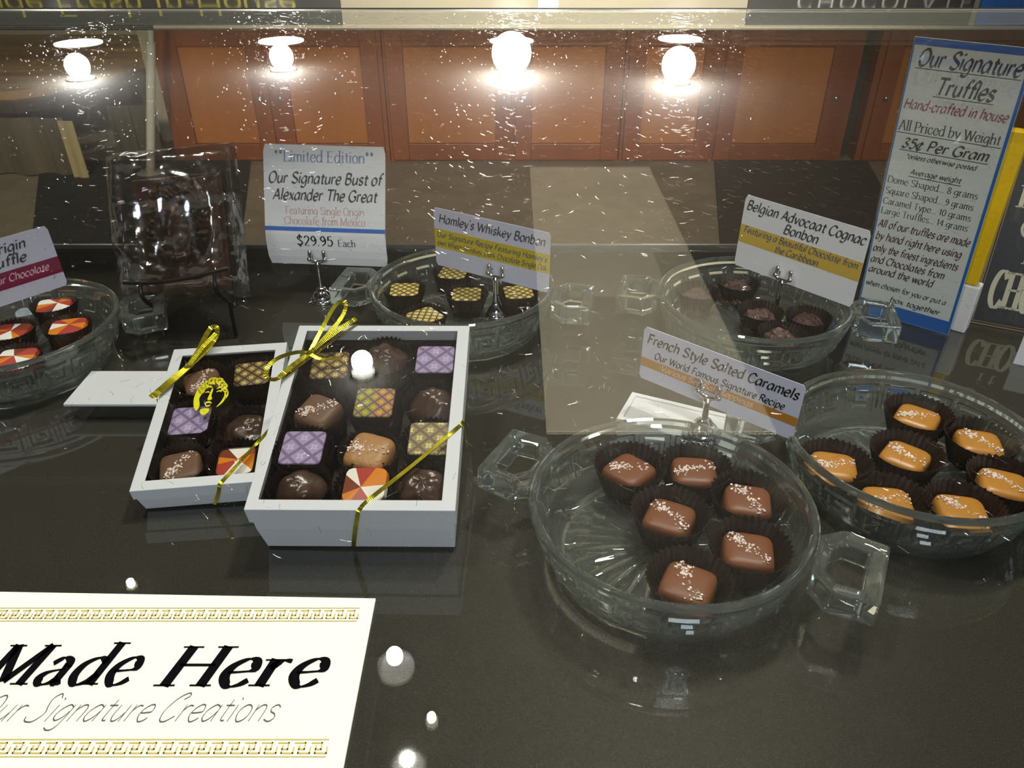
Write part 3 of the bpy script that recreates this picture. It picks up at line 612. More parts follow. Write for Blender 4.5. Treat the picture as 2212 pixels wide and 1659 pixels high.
# ------------------------------------------------------------------ paper cups and sweets
def cup_mb(rt=.0195, rb=.0135, h=.0180, fl=36):
    N = fl*4; mb = MB(); rr = random.Random(5)
    ph = lambda i: (0, 1, 0, -1)[i % 4]
    vs = []
    lev = [(0, 0), (.15, .25), (.5, .55), (1, 1)]
    for s_ in (0, 1):
        for t, am in lev:
            for i in range(N):
                a = 2*pi*i/N; r = rb+(rt-rb)*t+ph(i)*.00065*am-s_*.00012; z = h*t+(.0005*ph(i) if t == 1 else 0)+(.00012 if s_ and t == 0 else 0)
                vs.append((r*cos(a), r*sin(a), z))
    L = len(lev)*N; fs = []
    for s_ in (0, 1):
        for j in range(len(lev)-1):
            for i in range(N):
                q = (s_*L+j*N+i, s_*L+j*N+(i+1) % N, s_*L+(j+1)*N+(i+1) % N, s_*L+(j+1)*N+i); fs.append(q if not s_ else q[::-1])
    for i in range(N): fs.append((3*N+i, 3*N+(i+1) % N, L+3*N+(i+1) % N, L+3*N+i))
    fs += [tuple(range(N-1, -1, -1)), tuple(L+i for i in range(N))]
    mb.add(vs, fs); return mb
cups = {}
short = lambda l: l.split(',')[0].replace(' at the ', ', ').replace(' in the ', ', ')
def cup(M, lab, key='std', grp=None, **kw):
    if key not in cups:
        o = cup_mb(**kw).build('paper_cup', 'cup'); cups[key] = o
    else: o = cups[key].copy(); COL.objects.link(o)
    o.matrix_world = M; return tag(o, lab, 'paper cup', grp)
def pillow_mb(h=.0122, t=.0145, p=5, n=48, flat=False):
    prof = [(0.0005, 0), (.90, 0), (.985, .0015), (1.0, .006), (.985, .0098), (.94, .0118), (.84, .0129), (.62, .0134), (.3, .0136), (.0005, .0137)]
    if flat: prof = [(.0005, 0), (.93, 0), (.99, .001), (1, .006), (1, .0110), (.985, .0120), (.95, .0124), (.5, .0125), (.0005, .0125)]
    mb = MB(); k = t/prof[-1][1]
    mb.lathe([(r, z*k) for r, z in prof], n, rad=lambda r, z, a: r*h/((abs(cos(a))**p+abs(sin(a))**p)**(1/p)))
    return mb
def salt_mb(seed, h=.0122, t=.0147, n=90, ang=.8, dens=1):
    r = random.Random(seed); mb = MB()
    for i in range(n):
        u = r.uniform(-1, 1)*h*1.0; v = r.gauss(0, .0017)
        if r.random() < .35: u = r.gauss(-h*.5, .002)
        x, y = u*cos(ang)-v*sin(ang), u*sin(ang)+v*cos(ang)
        if max(abs(x), abs(y)) > h*.93: continue
        e = max(abs(x), abs(y))/h; z = t-.0001-(.0016*(max(0, e-.6)/.4)**2); s_ = r.uniform(.00022, .00062)
        M = Matrix.Translation((x, y, z+s_*.3)) @ Matrix.Rotation(r.uniform(0, 3), 4, 'Z') @ Matrix.Rotation(r.uniform(0, 1), 4, 'X')
        mb.box((-s_, -s_*.8, -s_*.5), (s_, s_*.8, s_*.5), M=M)
    return mb
def caramel(M, mt, lab, seed, ang, grp, h=.0122, t=.0147, dull=0):
    o = pillow_mb(h, t).build('caramel', mt, smooth=60); o.matrix_world = M; tag(o, lab, 'caramel', grp)
    s_ = salt_mb(seed, h, t, ang=ang).build('salt_flakes', 'salt', o, Matrix.Identity(4)); s_['kind'] = 'stuff'; s_['label'] = 'pale coarse salt flakes'
    return o
def square_bonbon(M, mt, lab, name='bonbon', h=.0112, t=.0125, grp=None):
    o = pillow_mb(h, t, p=14, flat=True).build(name, ['dark', mt], smooth=50, uv=lambda c: (c.x/h, c.y/h)); o.matrix_world = M
    for p in o.data.polygons:
        if p.center.z > t*.93: p.material_index = 1
    return tag(o, lab, 'bonbon', grp)
def facet_bonbon(M, lab, seed, h=.0122, t=.0125, grp=None, pal=None):
    r = random.Random(seed); mb = MB(); mb.lathe([(.0005, 0), (.93, 0), (1, .002), (1, .0095), (.9, .0118), (.88, .0118)], 48, rad=lambda q, z, a: q*h/((abs(cos(a))**7+abs(sin(a))**7)**(1/7)))
    N = 48; ring = [(.93*h*cos(2*pi*i/N)/((abs(cos(2*pi*i/N))**6+abs(sin(2*pi*i/N))**6)**(1/6)), .93*h*sin(2*pi*i/N)/((abs(cos(2*pi*i/N))**6+abs(sin(2*pi*i/N))**6)**(1/6))) for i in range(N)]
    cuts = sorted(int(N*(k+r.uniform(.1, .8))/8) for k in range(8)); c = (r.uniform(-.25, .25)*h, r.uniform(-.2, .2)*h)
    pal = pal or [1, 2, 3, 1, 2, 3, 2, 4]; off = r.randrange(8)
    for k in range(8):
        a, b = cuts[k], cuts[(k+1) % 8]; b = b if b > a else b+N; m1 = pal[(k+off) % 8]
        pts = [ring[i % N] for i in range(a, b+1)]; z = t*.96
        mb.add([(c[0], c[1], t)]+[(x, y, z) for x, y in pts], [(0, i, i+1) for i in range(1, len(pts))], m1)
        mb.add([(x, y, z) for x, y in pts]+[(x/.93, y/.93, t*.80) for x, y in pts], [(i, i+len(pts), i+1+len(pts), i+1) for i in range(len(pts)-1)], m1)
    o = mb.build('bonbon', ['dark', 'white', 'fo', 'fr', 'fb']); o.matrix_world = M; return tag(o, lab, 'bonbon', grp)
def lump_mb(seed, r0=.0125, h=.013, amp=.0016, n=40, m_=18, freq=3, lobes=0):
    rd = random.Random(seed); K = [(rd.uniform(0, 6.28), rd.uniform(0, 6.28), rd.randint(2, freq+3), rd.randint(1, freq+2), rd.uniform(.5, 1)) for _ in range(9)]
    L = [(rd.uniform(-.6, .6)*r0, rd.uniform(-.6, .6)*r0, rd.uniform(.5, .75)*r0) for _ in range(lobes)]
    mb = MB(); vs = []
    for j in range(m_+1):
        t = j/m_; ph = t*pi/2
        for i in range(n):
            a = 2*pi*i/n; R_ = r0*sin(ph) if j else .0002; z = h*cos(ph)**.55 if t < 1 else 0
            d = sum(w_*sin(k*a+p)*sin(l*ph*2+q) for p, q, k, l, w_ in K)/3*amp*sin(ph)**.5
            x, y = (R_+d*(t > .1))*cos(a), (R_+d*(t > .1))*sin(a); zz = z+d*.8*(1-t**2)
            if L: zz += .0026*max(math.exp(-((x-lx)**2+(y-ly)**2)/(lr*lr*.3)) for lx, ly, lr in L)*(1-t**3)
            vs.append((x, y, zz))
    fs = [(j*n+i, (j+1)*n+i, (j+1)*n+(i+1) % n, j*n+(i+1) % n) for j in range(m_) for i in range(n)]
    fs += [tuple(range(n)), tuple(m_*n+i for i in range(n-1, -1, -1))]
    mb.add(vs, fs); return mb
CZ = .0070
gD = 'milk chocolate caramels in the nearest dish'; gcup = 'brown fluted paper cups in the glass dishes'
posD = [(.0640, .3335, 45, 'milk chocolate caramel turned like a diamond, at the back left of the nearest dish', -.75),
        (.0992, .3322, -6, 'milk chocolate caramel at the back of the nearest dish, right of the diamond-turned one', .35),
        (.0795, .2960, -26, 'milk chocolate caramel in the middle of the nearest dish', -.5),
        (.1222, .3085, -12, 'milk chocolate caramel with the thickest salt, at the right of the nearest dish', -1.0),
        (.1135, .2725, -12, 'milk chocolate caramel at the front right of the nearest dish, salt down its middle', -.75),
        (.0805, .2515, -27, 'frontmost milk chocolate caramel in the nearest dish', -.9)]
posE = [(.2425, .3830, -38, 'golden caramel furthest back in the right dish', .5), (.2672, .3580, -16, 'golden caramel at the back right of the right dish', -.7),
        (.2195, .3455, -42, 'golden caramel in the centre of the right dish, turned like a diamond', -.2), (.1768, .3368, -14, 'golden caramel at the left end of the right dish', .35),
        (.2620, .3215, -24, 'golden caramel at the right edge of the picture', -.5), (.1945, .3070, -8, 'golden caramel at the front left of the right dish', .35),
        (.2295, .3005, -12, 'golden caramel at the front middle of the right dish', -.7)]
for i, (x, y, a, l, sa) in enumerate(posD):
    cup(rot_z(x, y, CZ, i*.7), 'fluted paper cup under the '+short(l), 'std', gcup)
    caramel(rot_z(x, y, CZ+.0008, radians(a)), 'milk', l, 20+i, sa, gD)
for i, (x, y, a, l, sa) in enumerate(posE):
    cup(rot_z(x, y, CZ, i*.5+.2), 'fluted paper cup under the '+short(l), 'std', gcup)
    caramel(rot_z(x, y, CZ+.0008, radians(a)), 'caramel', l, 40+i, sa, 'golden caramels in the right dish')
posC = [(.1440, .5500, 'lone rough chocolate truffle at the left of the cognac dish'), (.1795, .5655, 'rough chocolate truffle at the back of the cognac dish'), (.1845, .5165, 'rough chocolate truffle in the middle of the cognac dish'),
        (.2170, .5080, 'rough chocolate truffle at the right of the cognac dish'), (.1905, .4835, 'rough chocolate truffle at the front of the cognac dish, half behind the rim')]
for i, (x, y, l) in enumerate(posC):
    cup(rot_z(x, y, CZ, i*.9), 'brown paper cup under the '+short(l), 'small', gcup, rt=.0165, rb=.0115, h=.0165)
    o = lump_mb(60+i, .0132, .0135, .0016, freq=5, lobes=5).build('truffle', 'rocky', smooth=60); o.matrix_world = rot_z(x, y, CZ+.0008, i); tag(o, l, 'truffle', 'rough truffles in the cognac dish')
posB = [(-.0480, .5855, -10, 'gold latticed bonbon furthest back in the whiskey dish'), (-.0840, .5545, 2, 'gold latticed bonbon at the left of the whiskey dish'), (-.0350, .5462, 0, 'gold latticed bonbon in the centre of the whiskey dish, before the card holder'),
        (.0050, .5500, 8, 'gold latticed bonbon at the right of the whiskey dish, below the card'), (-.0640, .5105, 38, 'gold latticed bonbon half hidden behind the large box')]
for i, (x, y, a, l) in enumerate(posB):
    cup(rot_z(x, y, CZ, i*.9), 'brown paper cup under the '+short(l), 'small', gcup)
    square_bonbon(rot_z(x, y, CZ+.0008, radians(a)), 'yellat', l, grp='gold latticed bonbons in the whiskey dish', t=.0145)
posA = [(-.3455, .5290, 20, 'orange, red and white faceted bonbon at the back of the left dish'), (-.3560, .4870, 5, 'orange and red faceted bonbon at the left edge of the picture'), (-.3190, .4950, 15, 'orange and red faceted bonbon with one white triangle, right side of the left dish'),
        (-.3330, .4515, 10, 'faceted bonbon nearest the front rim of the left dish')]
for i, (x, y, a, l) in enumerate(posA):
    cup(rot_z(x, y, CZ, i*.9), 'brown paper cup under the '+short(l), 'small', gcup)
    facet_bonbon(rot_z(x, y, CZ+.0008, radians(a)), l, 5+i*3, grp='faceted bonbons in the left dish', t=.0145, pal=[1, 3, 2, 3, 1, 2, 3, 4] if i != 2 else [2, 3, 2, 3, 1, 2, 3, 3])
# ------------------------------------------------------------------ boxes of chocolates
def RM(yaw, tilt, roll):
    return Matrix.Rotation(yaw, 4, 'Z') @ Matrix.Rotation(tilt, 4, 'X') @ Matrix.Rotation(roll, 4, 'Y')
def choc_box(v, win, lab, z0=.0006):
    x, y, W, L, T, yaw, tilt, roll = v
    M = Matrix.Translation((x, y, z0)) @ RM(yaw, tilt, roll)
    t = empty('chocolate_box', M, lab, 'box', 'window boxes of chocolates'); I = Matrix.Identity(4)
    x0, y0, x1, y1 = win; e = .0012; k = .0009
    mb = MB()                                                     # tray: tapered outer walls, inner walls and floor
    def ring(dx, z): return [(dx, dx, z), (W-dx, dx, z), (W-dx, L-dx, z), (dx, L-dx, z)]
    n = 8
    def bow(a, b, m_):  return [tuple(a[i]+(b[i]-a[i])*q/m_ for i in range(3)) for q in range(m_)]
    mb.add(ring(.0026, 0)+ring(.0012, T*.5)+ring(e, T-.0008)+ring(e+k, T-.0008)+ring(.0026+k, .0012), [(3, 2, 1, 0), (16, 17, 18, 19)]+[(a*4+i, a*4+(i+1) % 4, a*4+4+(i+1) % 4, a*4+4+i) for a in range(4) for i in range(4)])
    bevel(mb.build('tray', 'box', t, I), .0008, 2)
    mb = MB(); a_ = .0030
    for lo, hi in (((a_, a_, .0013), (W-a_, L-a_, .0020)), ((a_, a_, .002), (a_+.0005, L-a_, T*.75)), ((W-a_-.0005, a_, .002), (W-a_, L-a_, T*.75)), ((a_, a_, .002), (W-a_, a_+.0005, T*.75)), ((a_, L-a_-.0005, .002), (W-a_, L-a_, T*.75))): mb.box(lo, hi)
    mb.build('liner', 'cup', t, I)
    mb = MB(); sk = .011 if T > .03 else .007                     # lid: frame with window plus skirt
    o = [(0, 0), (W, 0), (W, L), (0, L)]; w_ = [(x0, y0), (x1, y0), (x1, y1), (x0, y1)]; i_ = [(e*.8, e*.8), (W-e*.8, e*.8), (W-e*.8, L-e*.8), (e*.8, L-e*.8)]
    vs = [(a, b, T) for a, b in o]+[(a, b, T) for a, b in w_]+[(a, b, T-.0007) for a, b in w_]+[(a, b, T-.0007) for a, b in i_]+[(a, b, T-sk) for a, b in i_]+[(a, b, T-sk) for a, b in o]
    fs = []
    for i in range(4):
        j = (i+1) % 4
        for a in range(5): fs.append((a*4+i, a*4+j, a*4+4+j, a*4+4+i))
        fs.append((20+i, 20+j, j, i))
    mb.add(vs, fs); bevel(mb.build('lid', 'box', t, I), .0005, 2)
    mb = MB(); nx, ny = 14, 18; vs = []
    for j in range(ny+1):
        for i in range(nx+1):
            u, v_ = i/nx, j/ny; vs.append((x0-.002+(x1-x0+.004)*u, y0-.002+(y1-y0+.004)*v_, T-.0009+.0006*sin(pi*u)*sin(pi*v_)*sin(3*u+5*v_)))
    mb.add(vs, [(j*(nx+1)+i, j*(nx+1)+i+1, (j+1)*(nx+1)+i+1, (j+1)*(nx+1)+i) for j in range(ny) for i in range(nx)])
    mb.build('window_film', 'film', t, I, 'all')
    return t, M
def strip(mb, pts, w_=.0021, th=.00025, up=(0, 0, 1), n=7, ridge=.00016, ups=None):
    """flat pleated ribbon through pts"""
    P = [Vector(p) for p in crom(pts, n)]; Q = [P[0]]; stp = .00042
    for a, b in zip(P, P[1:]):
        k = max(1, int((b-a).length/stp)); Q += [a.lerp(b, q/k) for q in range(1, k+1)]
    vs = []; up = Vector(up); N = len(Q)
    for i, p in enumerate(Q):
        d = (Q[min(N-1, i+1)]-Q[max(0, i-1)]).normalized(); u_ = up
        if ups: f = i/(N-1)*(len(ups)-1); k = min(int(f), len(ups)-2); u_ = Vector(ups[k]).lerp(Vector(ups[k+1]), f-k).normalized()
        s_ = d.cross(u_)
        if s_.length < .05: s_ = d.cross(Vector((1, 0, .3)))
        s_.normalize(); nn = s_.cross(d); o = nn*(ridge if i % 2 else 0)
        vs += [p-s_*w_/2+o, p+s_*w_/2+o, p+s_*w_/2+o+nn*th, p-s_*w_/2+o+nn*th]
    fs = [(0, 1, 2, 3), (4*N-1, 4*N-2, 4*N-3, 4*N-4)]
    for i in range(N-1):
        for a in range(4): b = (a+1) % 4; fs.append((i*4+a, i*4+b, i*4+4+b, i*4+4+a))
    mb.add(vs, fs)
BIG = (-.1287, .2923, .102, .1325, .0363, -.0144, .2344, -.0075); SML = (-.2026, .3205, .0708, .1166, .0185, .1125, .1776, -.012)
bb, MBIG = choc_box(BIG, (.0056, .0062, .0950, .1278), 'large white window box of twelve chocolates tied with yellow metallic ribbon')
sb, MSML = choc_box(SML, (.0066, .0068, .0640, .1098), 'small white window box of six chocolates with a round yellow face sticker')
I = Matrix.Identity(4)
T = .0363; h = T+.0003
mb = MB(); strip(mb, [(.1024, .066, .004), (.1026, .060, .020), (.1022, .0565, T-.001), (.1000, .0522, h), (.0784, .0266, h), (.0602, .0066, h), (.0560, .0004, h), (.0545, -.0008, T-.004), (.0510, -.0008, .018), (.0478, .0004, .003)], ups=[(1, 0, 0), (1, 0, 0), (1, 0, .8), (0, 0, 1), (0, 0, 1), (0, 0, 1), (0, -.5, 1), (0, -1, .2), (0, -1, 0), (0, -1, 0)])
mb.build('ribbon', 'ribbon', bb, I); mb = MB()
strip(mb, [(-.0008, .080, .004), (-.0010, .084, .020), (-.0006, .0868, T-.001), (.0015, .0895, h), (.0120, .1050, h), (.0240, .1200, h), (.0335, .1318, h), (.0345, .1332, T-.004), (.0360, .1330, .018), (.0370, .1310, .004)], ups=[(-1, 0, 0), (-1, 0, 0), (-1, 0, .8), (0, 0, 1), (0, 0, 1), (0, 0, 1), (0, .5, 1), (0, 1, .2), (0, 1, 0), (0, 1, 0)])
rb = mb.build('ribbon', 'ribbon', bb, I)
mb = MB(); K = (.0115, .1060, T+.0022)
strip(mb, [K, (.0170, .1190, T+.008), (.0225, .1350, T+.012), (.0265, .1400, T+.0125), (.0290, .1380, T+.0115), (.0275, .1300, T+.009), (.0200, .1180, T+.005), K], up=(.3, -.6, 1), w_=.0022)
strip(mb, [K, (.0060, .1030, T+.006), (-.0030, .0960, T+.008), (-.0080, .0890, T+.0065), (-.0070, .0840, T+.005), (-.0020, .0850, T+.003), (.0045, .0950, T+.0025), K], up=(.3, -.6, 1), w_=.0022)
strip(mb, [K, (.0200, .1130, T+.006), (.0300, .1215, T+.009), (.0365, .1275, T+.010)], up=(.2, -.5, 1), w_=.0024)
strip(mb, [K, (.0060, .0960, T+.004), (.0005, .0880, T+.0035), (-.0010, .0850, T+.0035)], up=(.2, -.5, 1), w_=.0026)
strip(mb, [K, (.0190, .1020, T+.0015), (.0300, .1035, T+.001)], w_=.0022)
mb.tube([(.0098, .1045, T+.0018), (.0115, .1062, T+.0030), (.0132, .1078, T+.0018)], .0014, 8)
mb.build('bow', 'ribbon', rb, I)
T = .0185; h = T+.0003
mb = MB(); strip(mb, [(.0714, .050, .003), (.0714, .0450, T*.6), (.0708, .0415, h), (.0650, .0317, h), (.0512, .0073, h), (.0470, .0002, h), (.0455, -.0008, T-.004), (.0400, .0004, .002)], ups=[(1, 0, 0), (1, 0, 0), (1, 0, .6), (0, 0, 1), (0, 0, 1), (0, -.5, 1), (0, -1, .2), (0, -1, 0)], w_=.0019)
mb.build('ribbon', 'ribbon', sb, I); mb = MB()
strip(mb, [(-.0008, .068, .003), (-.0008, .0710, T-.002), (.0006, .0745, h), (.0139, .0975, h), (.0215, .1155, h), (.0225, .1174, T-.003), (.0235, .1168, .003)], ups=[(-1, 0, 0), (-1, 0, .4), (0, 0, 1), (0, 0, 1), (0, .4, 1), (0, 1, .2), (0, 1, 0)], w_=.0019)
rs_ = mb.build('ribbon', 'ribbon', sb, I)
mb = MB(); K = (.0132, .0960, T+.002)
strip(mb, [K, (.0180, .1070, T+.005), (.0215, .1180, T+.008), (.0240, .1245, T+.009), (.0275, .1245, T+.009), (.0275, .1180, T+.007), (.0220, .1080, T+.004), K], up=(.3, -.6, 1), w_=.0030)
strip(mb, [K, (.0210, .1075, T+.007), (.0290, .1165, T+.011)], up=(.2, -.4, 1), w_=.0026)
for dx in (0, .0016): strip(mb, [K, (.0070+dx, .0850, T+.0035), (.0010+dx, .0760, T+.003), (-.0035+dx, .0700, T+.0025)], up=(.2, -.4, 1), w_=.0030)
mb.tube([(.0115, .0945, T+.0018), (.0132, .0960, T+.0028), (.0150, .0975, T+.0018)], .0015, 8)
mb.build('bow', 'ribbon', rs_, I)
# round clear sticker with the yellow curly-haired face emblem
sx, sy, sr = .0345, .0712, .0112
mb = MB(); mb.lathe([(.0003, .0001), (sr, .0001), (sr, .00025), (.0003, .00025)], 40); mb.v = [(sx+.001+a*1.1, sy+b*1.65, c+T-.0001) for a, b, c in mb.v]; st = mb.build('sticker', 'sticker', sb, I)
mb = MB(); zt = T+.00034
def blob(pts, n=5):
    P = crom(pts, n, True); mb.add([(sx+x*.001, sy+y*.001, zt) for x, y in P], [tuple(range(len(P)))])
def curl(pts, w0):
    P = crom(pts, 6); vs = []; N = len(P)
    for i, (x, y) in enumerate(P):
        a, b = P[max(0, i-1)], P[min(N-1, i+1)]; dx, dy = b[0]-a[0], b[1]-a[1]; L = math.hypot(dx, dy) or 1; wd = w0*sin(pi*(i+.6)/(N+.2))
        vs += [(sx+(x-dy/L*wd)*.001, sy+(y+dx/L*wd)*.001, zt), (sx+(x+dy/L*wd)*.001, sy+(y-dx/L*wd)*.001, zt)]
    mb.add(vs, [(2*i, 2*i+1, 2*i+3, 2*i+2) for i in range(N-1)])
blob([(-5.5, 6), (-8.2, 3.6), (-9.2, -1), (-8.2, -5.5), (-6.4, -7.5), (-5.6, -5), (-6.6, -1.5), (-5.4, 1.5), (-4.6, 3.4)])      # bright side of the head
for k in range(9):
    a = .2+k*.32; r0, r1 = 5.2+.5*(k % 2), 9.6
    curl([(r0*cos(a)*.78-1, r0*sin(a)*.95), ((r0+1.8)*cos(a+.28)*.8-1, (r0+1.6)*sin(a+.2)), (r1*cos(a+.05)*.8-1.2, r1*sin(a)*.92)], .62)
    curl([((r0+1)*cos(a+.1)*.8-1, (r0+1)*sin(a+.1)), ((r0+3)*cos(a-.12)*.8-1, (r0+2.6)*sin(a-.1)), ((r0+3.6)*cos(a+.2)*.8-1.1, (r0+3.4)*sin(a+.16)*.95)], .45)
curl([(5.0, 1), (5.6, -1.5), (4.6, -4.2), (2.6, -6.4)], .6); curl([(6.4, 1.5), (6.6, -1), (5.6, -3)], .4)
curl([(-4.6, 3.2), (-3.2, 4.2), (-1.4, 3.4)], .45); curl([(.6, 2.6), (2.2, 3.4), (3.8, 2.4)], .45); curl([(.8, 1.1), (2.2, 1.6), (3.4, .9)], .32); curl([(-4.4, 1.0), (-3.2, 1.5), (-2.2, .9)], .3)
blob([(-1.6, 3), (-.9, 2.4), (-1.1, -.4), (-.4, -2.2), (-1.6, -2.8), (-2.6, -2.2), (-2.2, 0)]); curl([(-3.4, -4.2), (-1.8, -3.7), (0, -4.3)], .5); curl([(-2.8, -5.3), (-1.6, -5.6), (-.4, -5.1)], .4)
blob([(-4.6, -7), (-2.8, -6.7), (-.6, -7), (-.8, -8.8), (-2.6, -9.8), (-4.4, -8.8)])
mb.v = [(sx-.0022+(a-sx)*1.22, sy+(b-sy)*1.75, c) for a, b, c in mb.v]
mb.build('face_emblem', 'emblem', sb, I)

# chocolates in the boxes (each stands in its own paper cup)
gb = 'chocolates in the large box'; gs = 'chocolates in the small box'
def inbox(MX, x, y, rot, z): return MX @ Matrix.Translation((x, y, z)) @ Matrix.Rotation(radians(rot), 4, 'Z')
def put_choc(MX, T, kind, x, y, rot, lab, seed, grp, zc=None):
    zc = zc if zc is not None else T-.0225
    cup(inbox(MX, x, y, seed*40, max(.0014, T-.0285)), 'dark paper cup round the '+short(lab), 'box' if T > .03 else 'sbox', 'paper cups in the window boxes', rt=.0158, rb=.0122, h=.0225 if T > .03 else .0145)
    Mx = inbox(MX, x, y, rot, zc)
    tt = T-.0042-zc
    if kind == 'gold': square_bonbon(Mx, 'goldlat', lab, h=.0108, t=tt, grp=grp)
    if kind == 'gold2': square_bonbon(Mx, 'goldlat2', lab, h=.0112, t=tt, grp=grp)
    if kind == 'lilac': square_bonbon(Mx, 'lilac', lab, h=.0112, t=tt, grp=grp)
    if kind == 'multi': square_bonbon(Mx, 'multi', lab, h=.0108, t=tt, grp=grp)
    if kind == 'milk': caramel(Mx, 'milk2', lab, seed, .9, grp, .0112, tt)
    if kind == 'car': caramel(Mx, 'caramel2', lab, seed, .2, grp, .0118, tt)
    if kind == 'facet': facet_bonbon(Mx, lab, seed, .0112, tt, grp, [1, 1, 2, 3, 1, 4, 2, 3])
    if kind in ('nut', 'clus'):
        o = lump_mb(seed, .0142, tt-.0005, .0007 if kind == 'nut' else .0016, freq=2 if kind == 'nut' else 4, lobes=5 if kind == 'nut' else 7).build('nut_cluster' if kind == 'clus' else 'nut_bonbon', 'dome', smooth='all')
        o.matrix_world = Mx; tag(o, lab, 'chocolate', grp)
for k, x, y, r, l in (('gold', .0225, .1035, 4, 'gold latticed chocolate under the bow, back left of the large box'), ('clus', .0530, .1130, 0, 'dark chocolate at the back middle of the large box, by the bright glare'), ('lilac', .0830, .1085, 0, 'lilac patterned square at the back right of the large box'),
                      ('milk', .0215, .0700, -26, 'salted milk chocolate square, second row left in the large box'), ('multi', .0523, .0745, 0, 'green and orange patterned square in the large box'), ('nut', .0840, .0775, 20, 'glossy oval nut-shaped chocolate at the right of the large box'),
                      ('lilac', .0190, .0425, 0, 'lilac patterned square at the left of the large box'), ('car', .0535, .0420, -18, 'pale salted caramel in the middle of the large box'), ('gold2', .0850, .0490, 0, 'pale gold latticed square at the right of the large box'),
                      ('nut', .0215, .0195, 10, 'walnut-shaped dark chocolate at the front left of the large box'), ('facet', .0550, .0190, 0, 'white and orange faceted square at the front of the large box'), ('clus', .0838, .0200, 0, 'knobbly dark nut cluster at the front right of the large box')):
    put_choc(MBIG, .0363, k, x, y, r, l, int(x*9000+y*3000) % 97, gb)
for k, x, y, r, l in (('milk', .0205, .0905, 20, 'dull milk chocolate square under the bow, back left of the small box'), ('gold', .0505, .0935, 4, 'gold latticed square at the back right of the small box'), ('lilac', .0200, .0555, 0, 'lilac patterned square half under the yellow face sticker'),
                      ('clus', .0530, .0470, 0, 'knobbly dark nut cluster at the right of the small box'), ('milk', .0205, .0205, 10, 'salted milk chocolate square at the front left of the small box'), ('facet', .0515, .0200, 0, 'orange faceted square at the front right of the small box')):
    put_choc(MSML, .0185, k, x, y, r, l, int(x*9000+y*3000) % 89, gs, zc=.0028)

# clear riser with a white board that the small box leans on, and the one under the large box
t = empty('acrylic_riser', (-.20, .426, 0), 'clear plastic riser with a white top board, left of the small box', 'riser'); I = Matrix.Translation((.20, -.426, 0))
mb = MB()
xa, xb, ya, yb, zt = -.2835, -.150, .4085, .4485, .0105
for lo, hi in (((xa+.002, ya+.002, 0), (xb, ya+.004, zt)), ((xa+.002, yb-.003, 0), (xb, yb-.001, zt)), ((xa+.002, ya+.004, 0), (xa+.004, yb-.003, zt)), ((xb-.002, ya+.004, 0), (xb, yb-.003, zt))): mb.box(lo, hi)
mb.build('walls', 'acrylic', t, I)
mb = MB(); mb.box((xa, ya, zt+.0001), (xb, yb, zt+.0022)); bevel(mb.build('top_board', 'box', t, I), .0006)
mb = MB(); mb.box((-.112, .402, 0), (-.045, .416, .0235)); tag(mb.build('acrylic_block', 'acrylic'), 'clear plastic block holding up the back of the large chocolate box', 'riser')

# white empty box lid under the caramels card
Mt = rot_z(.0625, .3835, 0, radians(-24.5))
t = empty('white_tray', Mt, 'white card tray behind the nearest dish, under the salted caramels card', 'tray'); I = Matrix.Identity(4)
mb = MB(); W, L, T = .071, .032, .0195
o = [(0, 0), (W, 0), (W, L), (0, L)]; g = .0035; n_ = [(g, g), (W-g, g), (W-g, L-g), (g, L-g)]
vs = [(a, b, 0) for a, b in o]+[(a, b, T) for a, b in o]+[(a, b, T) for a, b in n_]+[(a, b, T-.0012) for a, b in n_]
mb.add(vs, [(3, 2, 1, 0), (12, 13, 14, 15)]+[(k*4+i, k*4+(i+1) % 4, k*4+4+(i+1) % 4, k*4+4+i) for k in range(3) for i in range(4)]); bevel(mb.build('tray_body', 'box', t, I), .0006)

# ------------------------------------------------------------------ cards and their chrome holders
def card_M(v):
    return Matrix.Translation(v[:3]) @ Matrix.Rotation(v[5], 4, 'Z') @ Matrix.Rotation(pi/2-v[6], 4, 'X') @ Matrix.Rotation(v[7], 4, 'Z')
def card(name, M, W, H, bands, texts, lab, mt='tag', bend=None, th=.00035, rnd=.0015, cat='card', mats=()):
    t = empty(name, M, lab, cat); I = Matrix.Identity(4)
    B = bend or (lambda x, y, z: (x, y, z))
    mb = MB(); nx, ny = 2, 16; vs = []
    for z in (0, -th):
        for j in range(ny+1):
            for i in range(nx+1):
                ins = rnd*(1 if j in (0, ny) else 0); vs.append(B(ins+(W-2*ins)*i/nx, H*j/ny, z))
    N = (nx+1)*(ny+1); fs = []
    for j in range(ny):
        for i in range(nx): a = j*(nx+1)+i; b = a+nx+1; fs += [(a, a+1, b+1, b), (N+a, N+b, N+b+1, N+a+1)]
        a = j*(nx+1); b = a+nx+1; fs += [(a, b, N+b, N+a), (a+nx, N+a+nx, N+b+nx, b+nx)]
    for i in range(nx): fs += [(i, N+i, N+i+1, i+1), (N-1-i, 2*N-1-i, 2*N-2-i, N-2-i)]
    mb.add(vs, fs, 0)
    for (bx0, by0, bx1, by1), mi in bands: mb.add([B(bx0, by0, .00006), B(bx1, by0, .00006), B(bx1, by1, .00006), B(bx0, by1, .00006)], [(0, 1, 2, 3)], mi)
    mb.build('printed_card', [mt]+list(mats), t, I)
    for tx in texts:
        txt, x, y, cap, sty, m_, kw = tx
        ink = MB(); put_text(ink, txt, x, y, cap, sty, 0, bend=bend, **kw); ink.build('lettering', m_, t, I)
    return t
def lean_text(k): return lambda x, y, z: (x, y, z)
W, H = .0976, .093
bendL = lambda x, y, z: (x+.10*max(0, .026-y)**1.0*.6, y+0, z-9*max(0, .026-y)**2)
